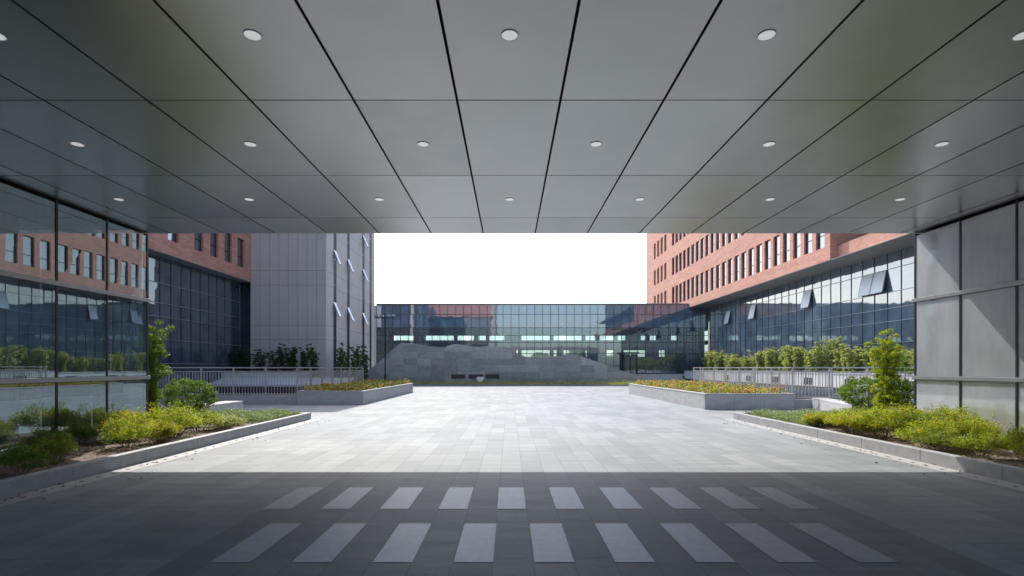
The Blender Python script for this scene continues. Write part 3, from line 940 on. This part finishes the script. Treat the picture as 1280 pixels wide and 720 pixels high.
# ------------------------------------------------------------------ stone mountain sculpture
def px(x, y, d):
    return ((x - 637) * d / 660, EYE + (460 - y) * d / 660)
OMt = (-1, 49, 0)
T = thing('stone_mountain_wall', OMt, 'low grey slate wall cut in the outline of mountain ridges', 'sculpture')
def outline(pts, d):
    q = [px(440 + a / 3.2, 360 + c / 3.2, d) for a, c in pts]
    return [(q[0][0], 0.02)] + q + [(q[-1][0], 0.02)]
front = [(40, 352), (66, 330), (100, 303), (140, 268), (172, 238), (186, 225), (200, 219), (222, 221), (245, 222), (290, 229), (340, 236), (378, 239), (400, 236), (440, 233), (480, 238),
         (520, 247), (560, 254), (610, 258), (660, 268), (700, 276), (740, 281), (772, 278), (805, 274), (850, 266), (880, 263), (905, 269), (940, 281), (1000, 302), (1080, 331), (1130, 344), (1172, 354)]
def ridge_pts(pts, d, y0, y1, name):
    b = MB()
    q = outline(pts, d)
    b.prism(q[::-1], y0, y1)
    return b.build(name, M['rock'], T, OMt)
# front slab is notched for the three dark plaques
q = outline(front, 48.5)
ridge_pts(front, 48.5, 48.5, 49.3, 'front_ridge')
tb = MB()
qq = [px(440 + a / 3.2, 360 + c / 3.2, 48.5) for a, c in front]
ox = [p_[0] for p_ in qq]; oz = [p_[1] for p_ in qq]
xx = qq[0][0]
while xx < qq[-1][0]:
    wd = rng.uniform(.9, 1.5); zz = .02
    zmin = min(np.interp(np.linspace(xx, xx + wd, 9), ox, oz))
    while True:
        ht = rng.uniform(.42, .66)
        if zz + ht > zmin - .02: break
        if rng.random() < .72:
            tb.box(xx + .008, xx + wd - .008, 48.5 - rng.uniform(.01, .07), 48.502, zz + .008, zz + ht - .008)
        zz += ht
    xx += wd
tb.build('slate_blocks', M['rock'], T, OMt)
ridge_pts([(355, 246), (384, 233), (410, 225), (450, 228), (500, 241), (540, 253)], 49.8, 49.6, 50.3, 'rear_ridge')
ridge_pts([(440, 246), (500, 237), (540, 233), (572, 231), (590, 235), (620, 244), (660, 260), (705, 280)], 50.8, 50.6, 51.3, 'rear_ridge')
for (xa, xb) in ((564, 581.5), (586, 603.5), (607, 624)):
    (x0, z1), (x1, z0) = px(xa, 468, 48.4), px(xb, 473, 48.4)
    b = MB(); b.box(x0, x1, 48.40, 48.498, z0, z1); b.build('plaque', M['recess'], T, OMt)

# grass strip, kerb and small heart sign before it
kerb(-11.5, 14.5, 46.6, 46.78, 0.14, 'x', 1.3)
b = MB(); b.box(-11.6, 14.6, 46.785, 52, 0, .09); tag(b.build('verge_soil', M['soil']), kind='structure')
g_ = np.random.default_rng(3)
n_ = 26000
P = np.stack([g_.uniform(-11.6, 14.5, n_), 46.82 + 1.6 * g_.uniform(0, 1, n_) ** 1.2, .14 + .14 * g_.uniform(0, 1, n_)], 1)
k = g_.uniform(0, 1, n_) < .05
P[k, 2] += g_.uniform(.05, .28, k.sum())
o = leaves('grass', M['grass'], P, .17, 3, flat=.4, asp=.18, tilt_up=1.0)
tag(o, 'strip of pale green grass along the foot of the slate mountain wall', 'grass', kind='stuff')
T = thing('heart_sign', (-2.65, 47.6, 0), 'small white heart shaped sign on a stake in the grass', 'sign')
b = MB(); pts = []
for k in range(28):
    t = 2 * math.pi * k / 28
    pts.append((.021 * 16 * math.sin(t) ** 3, (.58) + .021 * (13 * math.cos(t) - 5 * math.cos(2 * t) - 2 * math.cos(3 * t) - math.cos(4 * t))))
b.prism(pts, -.02, .02); b.build('board', M['white'], T)
b = MB(); b.tube((0, .04, 0), (0, .04, .55), .02, .02, 6); b.build('stake', M['pole'], T)

# ------------------------------------------------------------------ flower planters
def planter(name, label, x0, x1, y0, y1, h, t=.16):
    oo = ((x0 + x1) / 2, (y0 + y1) / 2, 0)
    T = thing(name, oo, label, 'planter')
    b = MB()
    MB().box(x0 + .03, x1 - .03, y0 + .03, y1 - .03, 0, h - .1).build('soil_fill', M['soil'], T, oo)
    def run(a0, a1, mk):
        n_ = max(1, round((a1 - a0) / 1.05)); s_ = (a1 - a0) / n_
        for k in range(n_): mk(a0 + k * s_ + .003, a0 + (k + 1) * s_ - .003)
    run(x0, x1, lambda p, q: b.box(p, q, y0, y0 + t, 0, h - .052)); run(x0, x1, lambda p, q: b.box(p, q, y1 - t, y1, 0, h - .052))
    run(y0 + t + .003, y1 - t - .003, lambda p, q: b.box(x0, x0 + t, p, q, 0, h - .052)); run(y0 + t + .003, y1 - t - .003, lambda p, q: b.box(x1 - t, x1, p, q, 0, h - .052))
    b.build('wall', M['planter'], T, oo, bevel=.005)
    b = MB()
    e = .012
    run(x0 - e, x1 + e, lambda p, q: b.box(p, q, y0 - e, y0 + t, h - .05, h)); run(x0 - e, x1 + e, lambda p, q: b.box(p, q, y1 - t, y1 + e, h - .05, h))
    run(y0 + t + .003, y1 - t - .003, lambda p, q: b.box(x0 - e, x0 + t, p, q, h - .05, h)); run(y0 + t + .003, y1 - t - .003, lambda p, q: b.box(x1 - t, x1 + e, p, q, h - .05, h))
    b.build('coping', M['planter'], T, oo, bevel=.005)
    return T
planter('flower_planter', 'pale stone planter of mixed flowers left of the paved court, before the railing', -9.3, -6.4, 23.1, 35.0, .60)
planter('flower_planter', 'pale stone planter of red flowers right of the paved court, before the railing', 7.5, 10.95, 20.3, 33.2, .62)
def flowers(label, x0, x1, y0, y1, z, seed, frac):
    g_ = np.random.default_rng(seed)
    n_ = 15000
    P = np.stack([g_.uniform(x0, x1, n_), g_.uniform(y0, y1, n_), np.zeros(n_)], 1)
    bumpz = .10 * np.sin(P[:, 0] * 3.1 + np.sin(P[:, 1] * 2.3)) * np.sin(P[:, 1] * 2.7 + 1) + .06 * np.sin(P[:, 0] * 9 + P[:, 1] * 7)
    P[:, 2] = z + (g_.uniform(0, 1, n_) ** .6) * (.24 + bumpz)
    k = g_.uniform(0, 1, n_) < .02
    P[k, 2] += g_.uniform(.03, .14, k.sum())
    V = leaves('flower_bed', None, P, .10, seed, mats=[M['leaf_mid'], M['leaf_lime'], M['petal_red'], M['petal_yellow']], frac=frac, flat=.6, asp=.6)
    # petals sit on the top of the mass
    return tag(V, label, 'flowers', kind='stuff')
flowers('mixed pink and yellow flowers filling the left stone planter', -9.15, -6.55, 23.27, 34.85, .52, 21, [.50, .14, .20, .16])
flowers('red and orange flowers filling the right stone planter', 7.66, 10.8, 20.46, 33.05, .54, 22, [.48, .16, .28, .08])

# low bench-height wall ends in the side beds
def bed_end(label, pts, h):
    cx = sum(p[0] for p in pts) / len(pts); cy = sum(p[1] for p in pts) / len(pts)
    T = thing('bed_wall', (cx, cy, 0), label, 'low wall')
    b = MB(); b.slab(pts, 0, h - .052); b.build('wall', M['planter'], T, (cx, cy, 0), bevel=.005)
    b = MB(); b.slab([(cx + (x - cx) * 1.02, cy + (y - cy) * 1.02) for x, y in pts], h - .05, h); b.build('coping', M['planter'], T, (cx, cy, 0), bevel=.005)
bed_end('short pale stone wall beside the round bush on the left', [(-10.0, 16.55), (-9.4, 16.55), (-9.4, 18.6), (-10.0, 18.6)], .44)
bed_end('short pale stone wall end left of the dark bush on the right', [(10.72, 16.55), (11.25, 16.55), (12.3, 20.5), (11.75, 20.5)], .44)

# ------------------------------------------------------------------ railings and ramp pits
def railing(label, pts, base, posts=1.5, group='railings round the ramp openings'):
    """pts: polyline in XY; a kerb under it and a galvanised railing on it"""
    oo = (pts[0][0], pts[0][1], 0)
    T = thing('railing', oo, label, 'railing', group)
    zt = 1.62
    for s_ in range(len(pts) - 1):
        a, c = Vector(pts[s_]), Vector(pts[s_ + 1])
        d = (c - a); Ln = d.length; d.normalize(); nrm = Vector((-d.y, d.x))
        def bar(u0, u1, hw, z0, z1, bb):
            q = [a + d * u0 - nrm * hw, a + d * u1 - nrm * hw, a + d * u1 + nrm * hw, a + d * u0 + nrm * hw]
            bb.slab([(p.x, p.y) for p in q], z0, z1)
        k = MB(); n_ = max(1, round(Ln / 1.6))
        for j in range(n_): bar(Ln * j / n_ + .003 + (.11 if (s_ and j == 0) else 0), Ln * (j + 1) / n_ - .003, .11, 0, base, k)
        k.build('kerb_base', M['planter'], T, oo, bevel=.005)
        e = MB(); bar(.0, Ln, .032, zt - .03, zt + .02, e); e.build('top_rail', M['rail'], T, oo)
        e = MB(); bar(.03, Ln - .03, .018, zt - .19, zt - .155, e); e.build('mid_rail', M['rail'], T, oo)
        e = MB(); bar(.03, Ln - .03, .018, base + .07, base + .105, e); e.build('bottom_rail', M['rail'], T, oo)
        npost = max(1, round(Ln / posts))
        for j in range(npost + 1):
            if s_ and j == 0: continue
            u = min(max(Ln * j / npost, .03), Ln - .03)
            e = MB(); bar(u - .028, u + .028, .028, base, zt - .031, e); e.build('post', M['rail'], T, oo)
        for j in range(npost):
            u0, u1 = Ln * j / npost, Ln * (j + 1) / npost
            nb = 11; e = MB()
            for q in range(1, nb):
                u = u0 + (u1 - u0) * q / nb
                bar(u - .011, u + .011, .011, base + .106, zt - .191, e)
            e.build('baluster_panel', M['rail'], T, oo)
    return T
railing('galvanised railing round the ramp on the left, in front of the stone tower', [(-20.9, 23.5), (-9.42, 23.5), (-9.42, 34.0)], .36)
railing('galvanised railing round the ramp on the right, before the bamboo hedge', [(20.0, 20.75), (11.08, 20.75), (11.08, 31.8)], .36)
railing('far galvanised railing closing the back of the right ramp opening', [(11.5, 31.9), (19.5, 31.9)], .36)
def pit(name, h, zf=-2.6):
    x0, x1, y0, y1 = h
    b = MB()
    b.quad((x0, y0, zf), (x1, y0, zf), (x1, y1, zf), (x0, y1, zf))
    for (a, c) in (((x0, y0), (x1, y0)), ((x1, y0), (x1, y1)), ((x1, y1), (x0, y1)), ((x0, y1), (x0, y0))):
        b.quad((a[0], a[1], zf), (a[0], a[1], 0), (c[0], c[1], 0), (c[0], c[1], zf))
    return tag(b.build(name, M['pit']), kind='structure')
pit('ramp_pit', PIT_L); pit('ramp_pit', PIT_R)

# raised beds holding the bamboo
T = thing('raised_bed', (-15, 34, 0), 'long pale retaining wall behind the left railing under dark shrubs', 'retaining wall')
oo = (-15, 34, 0)
b = MB(); b.prism([(-32, 0), (-10.2, 0), (-10.2, .55), (-32, .55)], 33.4, 33.6); b.prism([(-32, 0.5), (-13.4, .5), (-13.4, 1.3), (-32, 1.3)], 35.6, 35.8)
b.build('wall', M['whitewall'], T, oo, bevel=.006)
MB().box(-32, -10.25, 33.36, 33.397, 0, .42).build('painted_shade_band', M['joint'], T, oo)  # dark strip painted in for the shadow along the wall foot
b = MB(); b.quad((-32, 33.6, .5), (-10.4, 33.6, .5), (-10.4, 35.6, .95), (-32, 35.6, .95)); b.build('paved_slope', M['whitewall'], T, oo)
MB().box(-32, -13.3, 35.81, 37.6, .4, 1.22).build('soil_fill', M['soil'], T, oo)
T = thing('raised_bed', (20, 40, 0), 'long pale wall of the raised bed under the bamboo hedge', 'retaining wall')
oo = (20, 40, 0)
MB().box(20.0, 20.22, 14, 60.5, 0, 1.22).build('wall', M['whitewall'], T, oo, bevel=.006)
MB().box(19.97, 20.25, 14, 60.5, 1.223, 1.30).build('coping', M['planter'], T, oo, bevel=.005)
MB().box(20.225, 23.2, 14, 60.5, 0.1, 1.2).build('soil_fill', M['soil'], T, oo)
MB().box(19.96, 19.997, 14, 60.5, 0, .40).build('painted_shade_band', M['joint'], T, oo)  # dark strip again, in place of the shaded ramp opening
for y in (26.0, 30.4, 34.8, 39.2, 43.6, 48.0):
    MB().box(19.985, 19.998, y, y + 1.1, .5, .95).build('vent_opening', M['recess'], T, oo)

# bamboo hedge on the right
rbam = [make_cane('bamboo_clump', '', 'bamboo', 40 + k, 2.25, .5, 9, M['leaf_bamboo'], per=26, leaf=.155, cl=.125, lo=.05) for k in range(6)]
ys = np.linspace(25.5, 57.5, 38)
nth = ['first', 'second', 'third', 'fourth', 'fifth', 'sixth', 'seventh', 'eighth', 'ninth', 'tenth', 'eleventh', 'twelfth', 'thirteenth', 'fourteenth', 'fifteenth', 'sixteenth',
       'seventeenth', 'eighteenth', 'nineteenth', 'twentieth', 'twenty-first', 'twenty-second', 'twenty-third', 'twenty-fourth', 'twenty-fifth', 'twenty-sixth', 'twenty-seventh', 'twenty-eighth', 'twenty-ninth', 'thirtieth', 'thirty-first', 'thirty-second', 'thirty-third', 'thirty-fourth', 'thirty-fifth', 'thirty-sixth', 'thirty-seventh', 'last']
for i, y in enumerate(ys):
    lab = f'pale bamboo clump of the hedge under the blue glass, {nth[i]} from its near end'
    place(rbam[i % 6], USED, (21.4 + rng.uniform(-.35, .35), y + rng.uniform(-.3, .3), 1.2), rng.uniform(0, 6.28), (rng.uniform(.75, 1.25), rng.uniform(.6, 1.15)), lab, 'bamboo hedge clumps')
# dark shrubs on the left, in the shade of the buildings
lbam = [make_cane('bamboo_clump', '', 'bamboo', 60 + k, 2.3, .45, 5, M['leaf_shade'], per=15, leaf=.17, cl=.12) for k in range(4)]
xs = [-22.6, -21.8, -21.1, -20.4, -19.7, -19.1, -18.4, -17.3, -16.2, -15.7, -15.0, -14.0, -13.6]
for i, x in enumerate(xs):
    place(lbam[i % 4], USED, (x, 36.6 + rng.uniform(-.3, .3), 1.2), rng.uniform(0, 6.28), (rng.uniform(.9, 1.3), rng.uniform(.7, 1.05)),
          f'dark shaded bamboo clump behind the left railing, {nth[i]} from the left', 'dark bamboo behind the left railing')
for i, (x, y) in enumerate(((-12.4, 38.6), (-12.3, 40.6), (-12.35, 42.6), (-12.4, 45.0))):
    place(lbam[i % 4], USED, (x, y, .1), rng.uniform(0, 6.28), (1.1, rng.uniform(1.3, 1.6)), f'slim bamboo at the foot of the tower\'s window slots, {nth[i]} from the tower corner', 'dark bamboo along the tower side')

# ------------------------------------------------------------------ side bed plants
lime = [make_shrub('nandina_shrub', '', 'shrub', 80 + k, .95, .64, M[('leaf_lime', 'leaf_lime2', 'leaf_lime', 'leaf_lime3')[k % 4]], per=(150, 190, 120, 165)[k % 4], ncl=(20, 26, 17, 22)[k % 4], leaf=.055) for k in range(6)]
midg = [make_shrub('nandina_shrub', '', 'shrub', 90 + k, .80, .46, M['leaf_mid'], per=150, ncl=16, leaf=.055) for k in range(2)]
GL, GR = 'low shrubs in the left bed', 'low shrubs in the right bed'
L_ = [(-6.85, 6.3, 1, .8, .8, 'dark green low shrub in the left bed, nearest to the viewer'),
      (-6.75, 7.25, 1, .85, .9, 'low green shrub half in shadow, second nearest in the left bed'),
      (-7.6, 7.0, 1, .8, .75, 'dim low shrub close under the left glass, near the front of the bed'),
      (-7.0, 8.15, 0, .62, .68, 'small yellow-green shrub at the canopy shadow edge in the left bed'),
      (-6.95, 9.6, 0, .9, .95, 'bright lime shrub with reddish tips, alone amid bare soil in the left bed'),
      (-7.75, 8.9, 1, .85, .9, 'green shrub against the left glass pane behind bare soil'),
      (-7.05, 11.0, 0, 1.1, 1.1, 'large lime shrub near the kerb before the left lobby corner'),
      (-7.75, 10.6, 0, 1.0, 1.05, 'lime shrub pressed against the left glass near its corner'),
      (-7.1, 12.1, 0, 1.1, .95, 'lime shrub directly beside the left lobby corner'),
      (-8.0, 12.9, 0, 1.0, .75, 'lime shrub just past the left lobby corner, in front of the slender tree'),
      (-7.1, 13.2, 0, .9, .55, 'lime shrub between the kerb and the slender left tree'),
      (-8.1, 14.0, 0, .9, .5, 'olive lime shrub in front of the round bush'),
      (-7.4, 14.4, 1, .8, .5, 'green low shrub before the short left wall')]
R_ = [(7.75, 7.6, 0, .75, .8, 'yellow-green shrub at the near end of the right bed, at the frame edge'),
      (8.45, 7.9, 0, .8, .9, 'tall tipped lime shrub against the right wall at the frame edge'),
      (7.75, 8.7, 0, .85, .8, 'small lime shrub beside bare soil in the right bed'),
      (8.65, 8.9, 1, .8, .95, 'thin green shrub against the right grey panels'),
      (7.8, 9.7, 0, 1.15, 1.05, 'big lime shrub by the right kerb where the shadow ends'),
      (8.6, 10.1, 0, 1.05, 1.05, 'lime shrub close to the middle joint of the right wall'),
      (7.75, 10.9, 0, 1.1, 1.0, 'lime shrub by the right kerb beyond the shadow edge'),
      (8.6, 11.4, 0, 1.1, 1.1, 'bright shrub at the right wall corner with plant shadow above it'),
      (7.8, 12.0, 0, 1.1, .95, 'lime shrub by the right kerb level with the wall corner'),
      (8.8, 12.7, 0, 1.1, 1.05, 'yellow tipped shrub just past the right wall corner'),
      (9.7, 13.1, 0, 1.1, 1.0, 'lime shrub in front of the tall bamboo on the right'),
      (8.2, 13.4, 0, 1.0, .75, 'olive shrub between the right kerb and the bamboo'),
      (9.3, 14.2, 0, 1.05, .8, 'lime shrub before the dark bush on the right'),
      (10.4, 14.2, 1, 1.0, .9, 'green shrub at the foot of the tall bamboo on the right')]
L_ += [(-6.75, 10.2, 0, .75, .7, 'small lime shrub right at the kerb beyond the bare soil on the left'),
       (-7.6, 11.6, 0, 1.0, .95, 'lime shrub between two bigger ones near the left lobby corner'),
       (-6.8, 12.6, 0, .9, .7, 'low lime shrub at the kerb just beyond the left lobby corner'),
       (-8.15, 10.0, 1, .8, .9, 'green shrub wedged against the left glass, mirrored in it'),
       (-8.7, 14.9, 1, .8, .6, 'small green shrub at the foot of the round bush')]
R_ += [(8.2, 9.3, 0, .9, .95, 'lime shrub midway across the right bed before the second wall panel'),
       (8.2, 10.5, 0, 1.0, 1.0, 'full lime shrub midway across the right bed by the first wall joint'),
       (9.0, 10.7, 0, .9, 1.1, 'tallest lime shrub touching the first right wall panel'),
       (7.5, 11.5, 0, .9, .8, 'low lime shrub overhanging the right kerb past the shadow edge'),
       (8.3, 12.5, 0, 1.0, .95, 'dense lime shrub level with the right wall corner, mid bed'),
       (7.6, 13.0, 0, .9, .7, 'low lime shrub at the kerb beyond the right wall corner'),
       (9.0, 13.7, 0, 1.0, .85, 'lime shrub just before the low green cover on the right'),
       (7.5, 9.2, 0, .7, .65, 'small lime shrub right behind the lit end of the right kerb'),
       (8.2, 8.3, 0, .8, .8, 'lime shrub mid bed close to the right frame edge')]
for lst, g_ in ((L_, GL), (R_, GR)):
    for i, (x, y, t, sw, sh, lab) in enumerate(lst):
        pr = (lime[i % 6] if t == 0 else midg[i % 2])
        fl = .88 if y < 12.4 else .66
        place(pr, USED, (x, y, .14), rng.uniform(0, 6.28), (sw * rng.uniform(.85, 1.0), sh * fl * rng.uniform(.8, 1.12)), lab, g_)

# ground cover at the far ends of the beds
def cover(label, x0, x1, y0, y1, seed, n_, hgt):
    g_ = np.random.default_rng(seed)
    P = np.stack([g_.uniform(x0, x1, n_), g_.uniform(y0, y1, n_), np.zeros(n_)], 1)
    P[:, 2] = .16 + g_.uniform(0, 1, n_) * (hgt + .05 * np.sin(P[:, 0] * 5) * np.sin(P[:, 1] * 4))
    return tag(leaves('ground_cover', M['leaf_cover'], P, .06, seed, flat=.5), label, 'ground cover', kind='stuff')
cover('low grey-green ground cover at the far end of the left bed', -9.35, -6.4, 13.8, 16.33, 31, 16000, .16)
cover('low fresh green ground cover at the far end of the right bed', 7.2, 10.7, 13.0, 16.33, 32, 18000, .16)

# dry leaf litter on the soil and a few leaves along the kerbs
def litter(label, x0, x1, y0, y1, seed, n_, kx):
    g_ = np.random.default_rng(seed)
    P = np.stack([g_.uniform(x0, x1, n_), g_.uniform(y0, y1, n_), np.full(n_, .185)], 1)
    k_ = n_ // 14
    P[:k_, 0] = kx[0] + (kx[1] - kx[0]) * g_.uniform(0, 1, k_) ** 1.6; P[:k_, 2] = .014; P[:k_, 1] = g_.uniform(3, 16, k_)
    return tag(leaves('leaf_litter', M['dry_leaf'], P, .05, seed, flat=.12, asp=.5), label, 'leaf litter', kind='stuff')
M['dry_leaf'] = plain('dry_leaf', (0.22, 0.14, 0.08), 0.8, var=0.5, scale=9)
litter('dry leaves scattered over the soil of the left bed', -8.3, -6.36, 3, 16, 91, 1500, (KL + .02, KL + .9))
litter('dry leaves scattered over the soil of the right bed', 7.16, 9.3, 3, 16, 92, 1500, (KR - .02, KR - .9))

# round clipped bushes
def round_bush(label, loc, r, h, seed, dense=8000, mat='leaf_round'):
    g_ = np.random.default_rng(seed)
    T = thing('round_bush', loc, label, 'bush')
    st = MB()
    for k in range(16):
        a = g_.uniform(0, 6.28); q = g_.uniform(.15, .85)
        st.tube((.05 * math.cos(a), .05 * math.sin(a), -.05), (r * q * math.cos(a), r * q * math.sin(a), h * g_.uniform(.35, .8)), .014, .005, 5)
    st.build('stems', M['bark'], T)
    q = g_.normal(size=(dense, 3)); q /= np.linalg.norm(q, axis=1)[:, None]
    f = .72 + .3 * g_.uniform(0, 1, dense) ** .5
    cc = g_.normal(size=(70, 3)); cc /= np.linalg.norm(cc, axis=1)[:, None]
    own = np.argmax(q @ cc.T, 1); q = q * .72 + cc[own] * .28
    amp = g_.uniform(.84, 1.1, 70)[own]
    lump = amp + .07 * np.sin(q[:, 0] * 7 + seed) * np.sin(q[:, 2] * 6) + .05 * np.sin(q[:, 1] * 11)
    P = q * (f * lump)[:, None] * np.array([r, r, h * .40]) + np.array([0, 0, h * .60])
    leaves('foliage', M[mat], P, .055, seed, T, flat=.7, asp=.55)
    return T
round_bush('rounded dark green clipped bush beside the short left wall', (-9.25, 15.35, .12), .66, 1.18, 51)
round_bush('wide dark green bush behind the short wall end on the right', (10.85, 16.0, .12), .78, 1.2, 52, 9000)
round_bush('dark bush tucked behind the tall bamboo at the right wall corner', (11.35, 14.6, .12), .6, 1.15, 53, 6000)

# tall slender plants by the lobby corners
t = make_cane('slender_tree', 'slender leafy young tree rising behind the left lobby corner', 'tree', 71, 2.85, .30, 8, M['leaf_mid'], per=44, leaf=.10, lo=.04, cl=.15)
t.location = (-9.3, 13.6, .1)
t = make_cane('bamboo_plant', 'tall lime green bamboo standing beside the right lobby wall', 'bamboo', 72, 2.85, .34, 7, M['leaf_lime'], per=44, leaf=.095, lo=.08, cl=.12)
t.location = (10.3, 14.5, .1)
t = make_cane('bamboo_plant', 'thinner mid green bamboo right of the taller lime one', 'bamboo', 73, 2.5, .45, 4, M['leaf_mid'], per=24, leaf=.11, lo=.3, cl=.15)
t.location = (10.85, 14.9, .1)

# ------------------------------------------------------------------ lamp post and bollard
T = thing('lamp_post', (-9.9, 42.0, 0), 'slim black lamp post with twin floodlights before the slate wall', 'lamp post')
b = MB(); b.tube((0, 0, 0), (0, 0, 1.1), .085, .085, 10); b.tube((0, 0, 1.1), (0, 0, 5.7), .05, .045, 10); b.build('pole', M['pole'], T)
b = MB(); b.box(-.75, .75, -.03, .03, 5.55, 5.61); b.build('crossbar', M['pole'], T)
for s_ in (-1, 1):
    for q in (.28, .68):
        b = MB(); b.box(-.16, .16, -.11, .11, -.1, .1)
        o = b.build('floodlight', M['silver'], T, bevel=.02); o.location = (s_ * q, -.05, 5.72); o.rotation_euler = (R(-25), R(10 * s_), 0)
T = thing('bollard', (13.5, 41, 0), 'short dark bollard beyond the right flower planter', 'bollard')
b = MB(); b.tube((0, 0, 0), (0, 0, 1.0), .07, .07, 10); b.build('post', M['pole'], T)
b = MB(); b.tube((0, 0, 1.0), (0, 0, 1.06), .085, .08, 10); b.build('cap', M['silver'], T)

# ------------------------------------------------------------------ trees beyond the bridge
for i, (x, y, h_, w_, lab) in enumerate(((-9, 84, 4.6, 4.2, 'leftmost dim tree seen through the glass bridge'), (-2, 88, 4.0, 4.6, 'second dim tree seen through the glass bridge'),
                                         (5, 83, 4.4, 4.0, 'dim tree behind the glass bridge near its middle'), (11, 86, 4.8, 4.6, 'dim tree behind the doorway of the glass bridge'),
                                         (17, 84, 4.4, 4.4, 'rightmost dim tree seen through the glass bridge'))):
    t = make_tree('tree', lab, 'tree', 200 + i, h_, w_, M['leaf_mid'], 5000, .3)
    t.location = (x, y, 0)
